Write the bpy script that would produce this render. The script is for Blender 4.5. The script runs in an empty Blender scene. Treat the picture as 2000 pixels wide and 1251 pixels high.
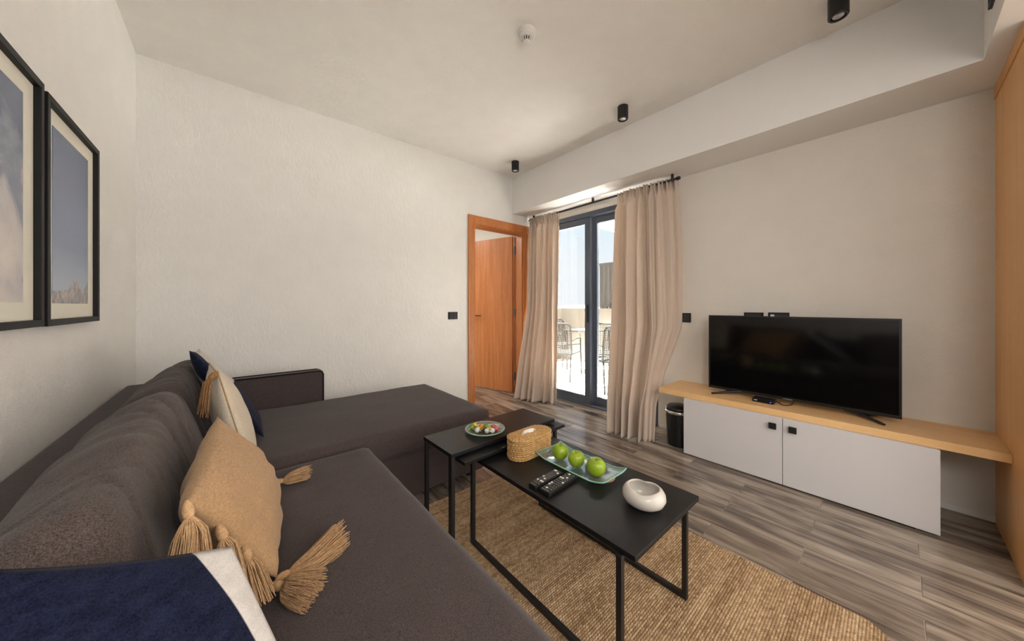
import bpy, math, random
import numpy as np
from mathutils import Matrix, Vector, noise

random.seed(7)
rng = np.random.default_rng(7)
PI = math.pi
SC = bpy.context.scene
COL = SC.collection

# ------------------------------------------------------------------ camera, sky, sun, exposure
YAW = 0.70639
cam_d = bpy.data.cameras.new('camera')
cam_d.sensor_width = 36.0
cam_d.lens = 640.8 / 2000 * 36.0
cam_d.shift_y = -28.9 / 2000
cam_d.clip_start = 0.02
cam = bpy.data.objects.new('camera', cam_d)
COL.objects.link(cam)
cam.location = (0, 0, 1.14)
cam.rotation_euler = (PI / 2, 0, -YAW)
SC.camera = cam

SC.view_settings.view_transform = 'Standard'
SC.view_settings.look = 'None'
SC.view_settings.gamma = 1.0
SC.view_settings.use_curve_mapping = False
SC.view_settings.exposure = 4.0

world = bpy.data.worlds.new('sky')
SC.world = world
world.use_nodes = True
wn, wl = world.node_tree.nodes, world.node_tree.links
wn.clear()
w_out = wn.new('ShaderNodeOutputWorld')
w_bg = wn.new('ShaderNodeBackground')
w_tc = wn.new('ShaderNodeTexCoord')
w_sep = wn.new('ShaderNodeSeparateXYZ')
w_ramp = wn.new('ShaderNodeValToRGB')
wl.new(w_tc.outputs['Generated'], w_sep.inputs[0])
wl.new(w_sep.outputs['Z'], w_ramp.inputs[0])
wl.new(w_ramp.outputs[0], w_bg.inputs[0])
wl.new(w_bg.outputs[0], w_out.inputs[0])
cr = w_ramp.color_ramp
cr.elements[0].position = 0.0
cr.elements[0].color = (0.90, 0.93, 0.97, 1)
cr.elements[1].position = 0.6
cr.elements[1].color = (0.42, 0.64, 0.95, 1)
e = cr.elements.new(0.10); e.color = (0.91, 0.945, 0.98, 1)
e = cr.elements.new(0.25); e.color = (0.76, 0.88, 0.98, 1)
w_bg.inputs[1].default_value = 1.05 / 16

sun_d = bpy.data.lights.new('sun', 'SUN')
sun_d.energy = 145.0 / 16
sun_d.angle = math.radians(0.6)
sun_d.color = (1.0, 0.975, 0.94)
sun = bpy.data.objects.new('sun', sun_d)
COL.objects.link(sun)
sun.rotation_euler = Vector((0.02, 0.24, 0.97)).to_track_quat('Z', 'Y').to_euler()

def area_lamp(name, loc, size, energy, color, target=None, sy=None):
    d = bpy.data.lights.new(name, 'AREA')
    d.energy = energy / 16; d.color = color; d.size = size
    if sy:
        d.shape = 'RECTANGLE'; d.size_y = sy
    o = bpy.data.objects.new(name, d); COL.objects.link(o); o.location = loc
    if target is not None:
        o.rotation_euler = (Vector(loc) - Vector(target)).to_track_quat('Z', 'Y').to_euler()
    return o
# unseen fill lamps added to brighten the living room and the bedroom
area_lamp('kitchen_top_fill', (1.2, -1.9, 2.25), 1.6, 28, (1.0, 0.975, 0.94))  # added fill from above, behind the camera
area_lamp('rear_wall_fill', (1.2, -3.36, 1.25), 2.8, 37, (1.0, 0.99, 0.98), (1.2, 0, 1.25), 2.0)  # added fill in front of the solid rear wall
area_lamp('side_wall_fill', (3.03, -2.15, 1.15), 2.0, 56, (1.0, 0.99, 0.98), (0.0, -2.15, 1.15), 2.1)  # added to brighten the left wall; the wall behind it is solid
area_lamp('sofa_side_fill', (-0.22, -0.75, 1.85), 0.6, 15, (1.0, 0.975, 0.94), (2.9, 0.3, 0.6))  # made-up source behind the camera, lifts the television side
area_lamp('bedroom_fill', (1.4, 4.6, 2.5), 0.8, 45, (1.0, 0.93, 0.84))  # added out of view to brighten what shows through the door

# ------------------------------------------------------------------ dimensions
XL, XR, YB, YR = -0.463, 3.06, 3.12, -3.4          # inner wall faces
ZC, ZS, XS, YS = 2.735, 2.287, 2.669, -0.264       # ceiling, soffit bottom, soffit faces
YP = -0.338                                         # wardrobe side

# ------------------------------------------------------------------ materials
def srgb(r, g, b):
    f = lambda c: (c / 255 / 12.92) if c / 255 <= 0.04045 else ((c / 255 + 0.055) / 1.055) ** 2.4
    return (f(r), f(g), f(b), 1)

class NT:
    def __init__(s, name):
        s.m = bpy.data.materials.new(name); s.m.use_nodes = True
        s.n, s.l = s.m.node_tree.nodes, s.m.node_tree.links
        s.n.clear()
        s.out = s.n.new('ShaderNodeOutputMaterial')
        s.b = s.n.new('ShaderNodeBsdfPrincipled')
        s.l.new(s.b.outputs[0], s.out.inputs[0])
    def new(s, t, **kw):
        n = s.n.new(t)
        for k, v in kw.items():
            if k.startswith('i_'):
                n.inputs[k[2:].replace('_', ' ')].default_value = v
            else:
                setattr(n, k, v)
        return n
    def lk(s, a, b): s.l.new(a, b)
    def coord(s, scale=(1, 1, 1), kind='Object', rot=(0, 0, 0), rand=0.0):
        tc = s.new('ShaderNodeTexCoord'); mp = s.new('ShaderNodeMapping')
        mp.inputs['Scale'].default_value = scale; mp.inputs['Rotation'].default_value = rot
        src = tc.outputs[kind]
        if rand:
            oi = s.new('ShaderNodeObjectInfo'); mul = s.new('ShaderNodeMath', operation='MULTIPLY'); mul.inputs[1].default_value = rand
            s.lk(oi.outputs['Random'], mul.inputs[0])
            add = s.new('ShaderNodeVectorMath', operation='ADD'); s.lk(src, add.inputs[0]); s.lk(mul.outputs[0], add.inputs[1])
            src = add.outputs[0]
        s.lk(src, mp.inputs[0])
        return mp.outputs[0]
    def noise(s, vec, scale=5, detail=3, rough=0.5, dist=0.0):
        n = s.new('ShaderNodeTexNoise'); n.inputs['Scale'].default_value = scale; n.inputs['Detail'].default_value = detail
        n.inputs['Roughness'].default_value = rough; n.inputs['Distortion'].default_value = dist
        s.lk(vec, n.inputs['Vector']); return n.outputs['Fac']
    def ramp(s, fac, stops):
        r = s.new('ShaderNodeValToRGB'); cr = r.color_ramp
        while len(cr.elements) < len(stops): cr.elements.new(0.5)
        for e, (p, c) in zip(cr.elements, stops): e.position = p; e.color = c
        s.lk(fac, r.inputs[0]); return r.outputs[0]
    def mix(s, fac, a, b, mode='MIX'):
        m = s.new('ShaderNodeMix', data_type='RGBA', blend_type=mode)
        for i, v in ((0, fac), (6, a), (7, b)):
            if hasattr(v, 'links'): s.lk(v, m.inputs[i])
            else: m.inputs[i].default_value = v
        return m.outputs[2]
    def math(s, op, a, b=0.0, c=None):
        m = s.new('ShaderNodeMath', operation=op)
        for i, v in enumerate((a, b) if c is None else (a, b, c)):
            if hasattr(v, 'links'): s.lk(v, m.inputs[i])
            else: m.inputs[i].default_value = v
        return m.outputs[0]
    def bump(s, h, strength=0.3, dist=0.01):
        b = s.new('ShaderNodeBump'); b.inputs['Strength'].default_value = strength; b.inputs['Distance'].default_value = dist
        s.lk(h, b.inputs['Height']); s.lk(b.outputs[0], s.b.inputs['Normal'])
    def base(s, c):
        if hasattr(c, 'links'): s.lk(c, s.b.inputs['Base Color'])
        else: s.b.inputs['Base Color'].default_value = c
    def set(s, rough=0.5, metal=0.0, spec=0.5, **kw):
        s.b.inputs['Roughness'].default_value = rough; s.b.inputs['Metallic'].default_value = metal
        s.b.inputs['Specular IOR Level'].default_value = spec
        for k, v in kw.items(): s.b.inputs[k.replace('_', ' ')].default_value = v
        return s.m

def plain(name, col, rough=0.5, metal=0.0, spec=0.5, var=0.06, nscale=30):
    t = NT(name); n = t.noise(t.coord(), nscale, 2)
    d = tuple(c * (1 - var) for c in col[:3]) + (1,)
    t.base(t.mix(n, d, col)); return t.set(rough, metal, spec)

def plaster(name, col, sc=(1, 1, 1), strength=0.35, grain=55):
    t = NT(name); v = t.coord(sc)
    n1 = t.noise(v, grain, 5, 0.62, 0.6); n2 = t.noise(t.coord(), 7, 3); n3 = t.noise(t.coord(), 210, 2)
    c2 = tuple(c * 0.93 for c in col[:3]) + (1,)
    t.base(t.mix(n2, c2, col))
    h = t.math('ADD', n1, t.math('MULTIPLY', n3, 0.35))
    t.bump(h, strength, 0.012); return t.set(0.9, 0, 0.2)

def wood(name, c1, c2, sc, rough=0.4, spec=0.4, fine=40):
    t = NT(name); v = t.coord(sc, rand=11.0)
    n1 = t.noise(v, 3.0, 5, 0.6, 0.4); n2 = t.noise(v, fine, 3, 0.6)
    f = t.math('ADD', t.math('MULTIPLY', n1, 0.65), t.math('MULTIPLY', n2, 0.35))
    t.base(t.ramp(f, [(0.35, c1), (0.65, c2)])); t.bump(n2, 0.04, 0.002); return t.set(rough, 0, spec)

def fabric(name, c1, c2, scale=500, rough=0.95, sheen=0.12, bump=0.3, sc=(1, 1, 1)):
    t = NT(name); v = t.coord(sc)
    n1 = t.noise(v, scale, 2, 0.7); n2 = t.noise(t.coord(), 14, 3); n3 = t.noise(v, scale * 0.4, 2, 0.6)
    f = t.math('ADD', t.math('MULTIPLY', n1, 0.6), t.math('MULTIPLY', n3, 0.4))
    c = t.ramp(f, [(0.38, c1), (0.62, c2)])
    t.base(t.mix(t.math('MULTIPLY', n2, 0.25), c, tuple(x * 0.7 for x in c1[:3]) + (1,)))
    t.bump(f, bump, 0.002)
    t.set(rough, 0, 0.15); t.b.inputs['Sheen Weight'].default_value = sheen; t.b.inputs['Sheen Roughness'].default_value = 0.5
    return t.m

M = {}
M['wall'] = plaster('plaster_wall', (0.87, 0.85, 0.81, 1), (1, 1, 0.45), 0.45, 48)
M['wall_tv'] = plaster('plaster_beige', (0.82, 0.775, 0.71, 1), (1, 1, 1), 0.30, 70)
M['ceil'] = plaster('plaster_ceiling', (0.87, 0.84, 0.79, 1), (0.5, 1.4, 1), 0.38, 30)
M['smooth'] = plain('smooth_white_paint', (0.86, 0.845, 0.82, 1), 0.8, 0, 0.2, 0.02)
M['bedwall'] = plain('bedroom_paint', (0.85, 0.83, 0.79, 1), 0.8, 0, 0.2, 0.02)
M['white'] = plain('white_laminate', (0.72, 0.70, 0.71, 1), 0.35, 0, 0.4, 0.02)
M['black'] = plain('black_metal', (0.012, 0.012, 0.013, 1), 0.4, 0, 0.5)
M['blacktop'] = plain('black_laminate', (0.009, 0.009, 0.010, 1), 0.36, 0, 0.32)
M['frameblack'] = plain('black_frame_paint', (0.008, 0.008, 0.008, 1), 0.5, 0, 0.25)
M['plastic'] = plain('black_plastic', (0.010, 0.010, 0.011, 1), 0.35, 0, 0.5)
M['frame'] = plain('dark_grey_aluminium', srgb(88, 96, 110), 0.4, 0.0, 0.5)
M['chrome'] = plain('chrome', (0.75, 0.75, 0.76, 1), 0.2, 1.0)
M['oak'] = wood('light_oak', srgb(234, 184, 124), srgb(245, 206, 152), (5, 0.8, 5), 0.4)
M['oakv'] = wood('light_oak_vertical', srgb(230, 170, 104), srgb(242, 188, 124), (6, 6, 0.5), 0.4)
M['doorwood'] = wood('door_veneer', srgb(174, 104, 56), srgb(206, 136, 82), (9, 9, 0.5), 0.35)
M['grout'] = plain('grout', srgb(196, 182, 162), 0.8)
M['sofa'] = fabric('sofa_fabric', srgb(48, 40, 39), srgb(114, 101, 96), 800, sc=(1, 1, 1.6))
M['sofa2'] = fabric('sofa_fabric_flat', srgb(54, 46, 45), srgb(98, 86, 84), 800)
M['piping'] = plain('dark_piping', srgb(38, 32, 32), 0.9, 0, 0.1)
M['tan'] = fabric('tan_linen', srgb(170, 132, 92), srgb(202, 166, 124), 300, bump=0.35, sc=(1, 1, 2.2))
M['cream'] = fabric('cream_cotton', srgb(206, 192, 168), srgb(226, 214, 194), 350, bump=0.2)
M['jute'] = fabric('jute_yarn', srgb(172, 132, 92), srgb(208, 172, 130), 220, bump=0.1)
M['browntassel'] = fabric('brown_yarn', srgb(134, 96, 62), srgb(170, 126, 86), 220, bump=0.2)
M['seagrass'] = fabric('seagrass', srgb(176, 134, 80), srgb(210, 170, 112), 90, bump=0.08)
M['cork'] = fabric('cork', srgb(150, 104, 70), srgb(196, 150, 110), 260)
M['ceramic'] = plain('cream_ceramic', (0.62, 0.58, 0.52, 1), 0.18, 0, 0.5, 0.05)
M['plate_black'] = plain('black_switch_plate', (0.012, 0.012, 0.014, 1), 0.3)
M['terrazzo'] = plain('terrace_tile', (0.74, 0.71, 0.67, 1), 0.7, 0, 0.3, 0.1, 12)
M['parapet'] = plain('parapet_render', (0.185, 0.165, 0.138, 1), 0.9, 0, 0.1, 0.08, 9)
M['slat'] = plain('grey_wood_slat', srgb(64, 60, 56), 0.8, 0, 0.2, 0.2)
M['whitewood'] = plain('white_pergola_wood', (0.75, 0.70, 0.64, 1), 0.7)
M['chairmetal'] = plain('grey_chair_metal', srgb(42, 40, 37), 0.7, 0.0, 0.2)
M['tissue'] = plain('tissue_paper', (0.85, 0.84, 0.82, 1), 0.9)
M['mat'] = plain('picture_mat', (0.80, 0.77, 0.66, 1), 0.8, 0, 0.2, 0.02)
M['detector'] = plain('detector_plastic', (0.78, 0.75, 0.70, 1), 0.4)
M['leaf'] = plain('apple_stem', srgb(80, 62, 30), 0.8)
M['town'] = plain('far_town_walls', (0.78, 0.68, 0.62, 1), 0.9)

def glass_mat(name, tint, refl=0.08, rough=0.0, dens=0.0, dcol=(1, 1, 1, 1)):
    t = NT(name); t.n.remove(t.b)
    tr = t.new('ShaderNodeBsdfTransparent'); tr.inputs[0].default_value = tint
    gl = t.new('ShaderNodeBsdfGlossy'); gl.inputs['Roughness'].default_value = rough; gl.inputs[0].default_value = (1, 1, 1, 1)
    lw = t.new('ShaderNodeLayerWeight'); lw.inputs[0].default_value = 0.25
    f = t.math('MULTIPLY_ADD', lw.outputs['Fresnel'], 0.6, refl * 0.5)
    mx = t.new('ShaderNodeMixShader'); t.lk(f, mx.inputs[0]); t.lk(tr.outputs[0], mx.inputs[1]); t.lk(gl.outputs[0], mx.inputs[2])
    sh = mx.outputs[0]
    if dens:
        df = t.new('ShaderNodeBsdfDiffuse'); df.inputs[0].default_value = dcol
        m2 = t.new('ShaderNodeMixShader'); m2.inputs[0].default_value = dens
        t.lk(sh, m2.inputs[1]); t.lk(df.outputs[0], m2.inputs[2]); sh = m2.outputs[0]
    t.lk(sh, t.out.inputs[0]); return t.m
M['pane'] = glass_mat('window_pane', (0.97, 0.985, 0.985, 1), 0.03)
M['green_glass'] = glass_mat('pale_green_glass', (0.92, 0.975, 0.955, 1), 0.10, 0.03, 0.06, (0.80, 0.92, 0.88, 1))
M['green_edge'] = glass_mat('green_glass_edge', (0.45, 0.80, 0.70, 1), 0.15, 0.05, 0.55, (0.45, 0.82, 0.72, 1))
M['picglass'] = None

def m_screen():
    t = NT('tv_screen'); n = t.noise(t.coord(), 4)
    t.base(t.mix(n, (0.002, 0.002, 0.002, 1), (0.003, 0.003, 0.0035, 1))); t.b.inputs['IOR'].default_value = 1.45
    return t.set(0.09, 0, 0.5)
M['screen'] = m_screen()

def m_plank():
    t = NT('wood_look_tile'); v = t.coord((7, 0.75, 1), rand=23.0)
    n1 = t.noise(v, 1.7, 5, 0.6, 0.9); n2 = t.noise(t.coord((60, 2.2, 1), rand=23.0), 1.5, 4, 0.7, 0.3)
    n3 = t.noise(t.coord((3, 1.2, 1), rand=17.0), 2.2, 3, 0.5, 0.5)
    f = t.math('ADD', t.math('MULTIPLY', n1, 0.78), t.math('ADD', t.math('MULTIPLY', n2, 0.12), t.math('MULTIPLY', n3, 0.2)))
    c = t.ramp(f, [(0.40, srgb(68, 59, 53)), (0.49, srgb(108, 96, 86)), (0.57, srgb(148, 134, 120)), (0.68, srgb(182, 168, 152))])
    oi = t.new('ShaderNodeObjectInfo')
    c = t.mix(t.math('MULTIPLY', oi.outputs['Random'], 0.35), c, srgb(120, 104, 92))
    t.base(c); t.bump(n2, 0.06, 0.002); return t.set(0.2, 0, 0.6)
M['plank'] = m_plank()

def m_rug():
    t = NT('jute_weave'); at = t.new('ShaderNodeAttribute', attribute_name='cell')
    n = t.noise(t.coord((1.2, 7, 1)), 2.2, 3, 0.6, 0.3); n2 = t.noise(t.coord((60, 260, 60)), 3, 2)
    f = t.math('ADD', t.math('MULTIPLY', at.outputs['Fac'], 0.55), t.math('ADD', t.math('MULTIPLY', n, 0.4), t.math('MULTIPLY', n2, 0.15)))
    t.base(t.ramp(f, [(0.25, srgb(102, 80, 60)), (0.5, srgb(160, 130, 98)), (0.8, srgb(206, 178, 142))]))
    t.bump(n2, 0.3, 0.002)
    return t.set(0.95, 0, 0.1)
M['rug'] = m_rug()

def m_two_tone(name, fn):
    """navy and off-white knit cushion cover; fn builds the navy mask from the cover's own (s,t,side) coordinates"""
    t = NT(name); at = t.new('ShaderNodeAttribute', attribute_name='st'); sp = t.new('ShaderNodeSeparateXYZ'); t.lk(at.outputs['Vector'], sp.inputs[0])
    mask = fn(t, sp.outputs[0], sp.outputs[1])
    n1 = t.noise(t.coord(), 380, 2, 0.7); n2 = t.noise(t.coord((1, 1, 3)), 40, 3)
    f = t.math('ADD', t.math('MULTIPLY', n1, 0.6), t.math('MULTIPLY', n2, 0.4))
    navy = t.ramp(f, [(0.35, srgb(12, 15, 31)), (0.65, srgb(35, 40, 64))])
    whit = t.ramp(f, [(0.35, srgb(190, 184, 178)), (0.65, srgb(214, 208, 202))])
    t.base(t.mix(mask, whit, navy)); t.bump(f, 0.35, 0.002)
    t.set(0.95, 0, 0.1); t.b.inputs['Sheen Weight'].default_value = 0.04
    return t.m
def circ(cx, cy, r, inv=False, k=14):
    def fn(t, s, u):
        dx = t.math('SUBTRACT', s, cx); dy = t.math('SUBTRACT', u, cy)
        d = t.math('SQRT', t.math('ADD', t.math('MULTIPLY', dx, dx), t.math('MULTIPLY', dy, dy)))
        x = t.math('MULTIPLY', t.math('SUBTRACT', r, d), k * (-1 if inv else 1)); n = t.new('ShaderNodeClamp'); t.lk(x, n.inputs[0]); return n.outputs[0]
    return fn
M['navy_near'] = m_two_tone('navy_white_knit', circ(-3.0, -0.5, 3.854, k=60))
def far_mask(t, s, u):
    a = circ(0.3, -6.0, 6.15, k=40)(t, s, u); b = circ(-1.5, 1.1, 0.95, k=40)(t, s, u)
    return t.math('MAXIMUM', a, b)
M['navy_far'] = m_two_tone('navy_white_knit_arcs', far_mask)

def m_curtain():
    t = NT('curtain_linen'); v = t.coord((140, 140, 12)); n1 = t.noise(v, 3, 3, 0.6); n2 = t.noise(t.coord((500, 500, 500)), 1, 2)
    c = t.mix(t.math('ADD', t.math('MULTIPLY', n1, 0.6), t.math('MULTIPLY', n2, 0.4)), srgb(212, 194, 178), srgb(236, 222, 208))
    t.base(c); t.set(0.95, 0, 0.1); t.b.inputs['Sheen Weight'].default_value = 0.2
    t.bump(n1, 0.12, 0.002)
    tl = t.new('ShaderNodeBsdfTranslucent'); t.lk(c, tl.inputs[0])
    mx = t.new('ShaderNodeMixShader'); mx.inputs[0].default_value = 0.32
    t.lk(t.b.outputs[0], mx.inputs[1]); t.lk(tl.outputs[0], mx.inputs[2]); t.lk(mx.outputs[0], t.out.inputs[0]); return t.m
M['curtain'] = m_curtain()

def m_apple():
    t = NT('green_apple'); n = t.noise(t.coord((1, 1, 0.5), rand=5.0), 30, 3); n2 = t.noise(t.coord(rand=5.0), 420, 1)
    c = t.ramp(n, [(0.3, srgb(118, 150, 20)), (0.7, srgb(160, 184, 44))])
    t.base(t.mix(t.math('GREATER_THAN', n2, 0.68), c, srgb(196, 210, 110))); return t.set(0.28, 0, 0.5)
M['apple'] = m_apple()

def m_print_sky():
    t = NT('print_mountain'); v = t.coord(kind='Object'); sp = t.new('ShaderNodeSeparateXYZ'); t.lk(v, sp.inputs[0])
    y, z = sp.outputs[1], sp.outputs[2]                     # local: y along the wall, z up from the print's bottom
    sky = t.ramp(t.math('DIVIDE', z, 0.57), [(0.0, srgb(176, 188, 206)), (0.35, srgb(126, 142, 172)), (1.0, srgb(74, 92, 130))])
    cv = t.new('ShaderNodeCombineXYZ'); t.lk(y, cv.inputs[0])
    r1 = t.new('ShaderNodeTexNoise'); r1.inputs['Scale'].default_value = 16; r1.inputs['Detail'].default_value = 6; r1.inputs['Roughness'].default_value = 0.62; t.lk(cv.outputs[0], r1.inputs['Vector'])
    d = t.math('ABSOLUTE', t.math('SUBTRACT', y, 0.20)); pk = t.math('MAXIMUM', t.math('MULTIPLY_ADD', d, -0.55, 0.055), t.math('MULTIPLY_ADD', t.math('ABSOLUTE', t.math('SUBTRACT', y, 0.36)), -0.6, 0.06))
    h = t.math('ADD', t.math('MAXIMUM', t.math('MULTIPLY', pk, 1.15), 0.012), t.math('MULTIPLY', r1.outputs['Fac'], 0.06))
    mask = t.math('GREATER_THAN', h, z)
    rk = t.noise(t.coord((30, 30, 12), kind='Object'), 3, 5, 0.7, 1.0)
    rock = t.ramp(rk, [(0.35, srgb(112, 108, 112)), (0.52, srgb(160, 152, 150)), (0.66, srgb(206, 200, 198))])
    t.base(t.mix(mask, sky, rock)); return t.set(0.25, 0, 0.4)
M['print2'] = m_print_sky()
def m_print_cloud():
    t = NT('print_clouds'); v = t.coord((3.2, 3.2, 2.6), kind='Object'); n = t.noise(v, 1.7, 6, 0.58, 0.5)
    sp = t.new('ShaderNodeSeparateXYZ'); t.lk(t.coord(kind='Object'), sp.inputs[0])
    f = t.math('ADD', n, t.math('MULTIPLY_ADD', sp.outputs[2], -0.50, 0.12))
    t.base(t.ramp(f, [(0.32, srgb(96, 108, 134)), (0.47, srgb(140, 148, 166)), (0.55, srgb(196, 192, 194)), (0.72, srgb(222, 214, 206))])); return t.set(0.25, 0, 0.4)
M['print1'] = m_print_cloud()

def emis(name, col, st):
    t = NT(name); t.base(col); t.b.inputs['Emission Color'].default_value = col; t.b.inputs['Emission Strength'].default_value = st / 16; return t.m
M['led'] = emis('blue_led', (0.05, 0.10, 0.9, 1), 1.5)
M['lens'] = plain('lamp_reflector', (0.6, 0.6, 0.6, 1), 0.25, 0.6)

# ------------------------------------------------------------------ mesh helpers
def root(name, label, cat, loc=(0, 0, 0), rotz=0.0, group=None, kind=None):
    o = bpy.data.objects.new(name, None); COL.objects.link(o)
    o.empty_display_size = 0.05
    o.location = loc; o.rotation_euler = (0, 0, rotz); tag(o, label, cat, group, kind); return o
def tag(o, label=None, cat=None, group=None, kind=None):
    if label: o['label'] = label
    if cat: o['category'] = cat
    if group: o['group'] = group
    if kind: o['kind'] = kind
    return o
def base_of(p):
    v = Vector((0, 0, 0))
    while p is not None: v += p.location; p = p.parent
    return v
def mk(name, verts, faces, mat, parent=None, smooth=False, world=True, origin=None, bevel=0.0, bseg=2):
    """one mesh object; verts in world coordinates (before the parent's own turn) unless world=False"""
    V = np.asarray(verts, float).reshape(-1, 3)
    off = np.array(base_of(parent)) if (world and parent is not None) else np.zeros(3)
    org = np.zeros(3)
    if origin is not None: org = np.asarray(origin, float) - off
    me = bpy.data.meshes.new(name); me.from_pydata((V - off - org).tolist(), [], [tuple(int(i) for i in f) for f in faces]); me.update()
    me.materials.append(mat if not isinstance(mat, str) else M[mat])
    if smooth: me.shade_smooth()
    o = bpy.data.objects.new(name, me); COL.objects.link(o); o.location = org
    if parent is not None: o.parent = parent
    if bevel:
        md = o.modifiers.new('bevel', 'BEVEL'); md.width = bevel; md.segments = bseg; md.limit_method = 'ANGLE'
    return o
BF = [(0, 3, 2, 1), (4, 5, 6, 7), (0, 1, 5, 4), (1, 2, 6, 5), (2, 3, 7, 6), (3, 0, 4, 7)]
def bv(lo, hi):
    (a, b, c), (d, e, f) = lo, hi
    return [(a, b, c), (d, b, c), (d, e, c), (a, e, c), (a, b, f), (d, b, f), (d, e, f), (a, e, f)]
def box(name, lo, hi, mat, parent=None, bevel=0.0, **kw):
    return mk(name, bv(lo, hi), BF, mat, parent, bevel=bevel, origin=kw.pop('origin', None), **kw)
class MB:
    def __init__(s): s.v = []; s.f = []
    def add(s, v, f):
        k = len(s.v); s.v += [tuple(p) for p in v]; s.f += [tuple(i + k for i in q) for q in f]; return s
    def box(s, lo, hi): return s.add(bv(lo, hi), BF)
    def sweep(s, *a, **k): return s.add(*sweep(*a, **k))
    def build(s, name, mat, parent=None, **k): return mk(name, s.v, s.f, mat, parent, **k)
def sweep(path, r, sides=6, closed=False, flat=1.0):
    P = np.asarray(path, float); n = len(P)
    r = np.full(n, r) if np.isscalar(r) else np.asarray(r, float)
    T = (np.roll(P, -1, 0) - np.roll(P, 1, 0)) if closed else np.gradient(P, axis=0)
    T /= np.linalg.norm(T, axis=1)[:, None] + 1e-12
    up = np.array([0, 0, 1.0]) if abs(T[0][2]) < 0.9 else np.array([1.0, 0, 0])
    V = []; nrm = np.cross(T[0], up); nrm /= np.linalg.norm(nrm)
    for i in range(n):
        nrm = nrm - T[i] * np.dot(nrm, T[i]); nrm /= np.linalg.norm(nrm) + 1e-12; b = np.cross(T[i], nrm)
        for k in range(sides):
            a = 2 * PI * k / sides + (PI / 4 if sides == 4 else 0)
            V.append(P[i] + r[i] * (math.cos(a) * nrm + flat * math.sin(a) * b))
    F = []
    for i in range(n if closed else n - 1):
        j = (i + 1) % n
        for k in range(sides):
            l = (k + 1) % sides; F.append((i * sides + k, i * sides + l, j * sides + l, j * sides + k))
    if not closed: F += [tuple(range(sides - 1, -1, -1)), tuple((n - 1) * sides + k for k in range(sides))]
    return V, F
def lathe(prof, seg=32, c=(0, 0, 0), fr=None):
    """prof: (r, z); optional fr(theta, r, z) -> (r, z)"""
    V = []; F = []; n = len(prof)
    for k in range(seg):
        th = 2 * PI * k / seg
        for r, z in prof:
            if fr: r, z = fr(th, r, z)
            V.append((c[0] + r * math.cos(th), c[1] + r * math.sin(th), c[2] + z))
    for k in range(seg):
        l = (k + 1) % seg
        for i in range(n - 1): F.append((k * n + i, l * n + i, l * n + i + 1, k * n + i + 1))
    if prof[0][0] > 1e-6: F.append(tuple(k * n for k in range(seg - 1, -1, -1)))
    if prof[-1][0] > 1e-6: F.append(tuple(k * n + n - 1 for k in range(seg)))
    return V, F
def weld(o, d=1e-5):
    import bmesh
    bm = bmesh.new(); bm.from_mesh(o.data); bmesh.ops.remove_doubles(bm, verts=bm.verts, dist=d); bm.to_mesh(o.data); bm.free(); return o
def prism(poly, z0, z1, axis=2):
    """closed polygon of 2-D points extruded along axis"""
    n = len(poly); V = []
    for z in (z0, z1):
        for p in poly:
            V.append({2: (p[0], p[1], z), 1: (p[0], z, p[1]), 0: (z, p[0], p[1])}[axis])
    F = [tuple(range(n - 1, -1, -1)), tuple(range(n, 2 * n))] + [(i, (i + 1) % n, n + (i + 1) % n, n + i) for i in range(n)]
    return V, F
def copy_tree(o, parent=None):
    c = o.copy(); COL.objects.link(c); c.parent = parent
    for ch in list(o.children): copy_tree(ch, c)
    return c
def nz(x, y, z=0.0): return noise.noise(Vector((x, y, z)))

# ------------------------------------------------------------------ room shell
fl = box('floor', (XL - 0.1, YR - 0.1, -0.12), (XR + 0.2, 6.4, -0.003), 'grout')
tag(fl, 'grey-brown wood-look plank tile floor of the living room', 'floor', kind='structure')
PW, PL = 0.1475, 0.693
k0 = math.floor((XL - 2.3575) / PW)
row = k0
while 2.3575 + row * PW < XR:
    x0, x1 = max(2.3575 + row * PW, XL), min(2.3575 + (row + 1) * PW, XR)
    off = 0.627 if row % 2 == 0 else 0.281
    j = math.floor((-1.4 - off) / PL)
    while off + j * PL < 4.6:
        y0, y1 = off + j * PL, off + (j + 1) * PL
        g = 0.0018
        yl = 6.3 if x0 > 1.9 else YB
        y1 = min(y1, yl)
        if y1 - y0 > 0.03:
            c = ((x0 + x1) / 2, (y0 + y1) / 2, 0)
            box('plank', (x0 + g, y0 + g, -0.02), (x1 - g, y1 - g, 0.0), 'plank', fl, origin=c)
        j += 1
    row += 1

wl_ = box('wall_left', (XL - 0.15, YR, 0), (XL, YB + 0.13, ZC), 'wall')
tag(wl_, 'white rough plaster wall with the framed pictures', 'wall', kind='structure')
DX0, DX1, DZ = 2.09, 2.835, 2.07
m = MB().box((XL - 0.15, YB, 0), (DX0, YB + 0.13, ZC)).box((DX1, YB, 0), (XR + 0.2, YB + 0.13, ZC)).box((DX0, YB, DZ), (DX1, YB + 0.13, ZC))
tag(m.build('wall_back', 'wall'), 'white rough plaster wall behind the chaise with the door', 'wall', kind='structure')
WY0, WY1, WZ = 1.46, 3.04, 2.20
m = MB().box((XR, YP - 0.65, 0), (XR + 0.2, WY0, ZC)).box((XR, WY1, 0), (XR + 0.2, YB, ZC)).box((XR, WY0, WZ), (XR + 0.2, WY1, ZC))
tag(m.build('wall_right', 'wall_tv'), 'beige stucco wall behind the television', 'wall', kind='structure')
tag(box('wall_rear', (XL - 0.15, YR - 0.12, 0), (XR + 0.2, YR, ZC), 'smooth'), 'plain white wall behind the viewer', 'wall', kind='structure')
tag(box('wall_kitchen', (XR, YR, 0), (XR + 0.2, YP - 0.65, ZC), 'smooth'), 'plain white side wall of the kitchen end', 'wall', kind='structure')
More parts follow.
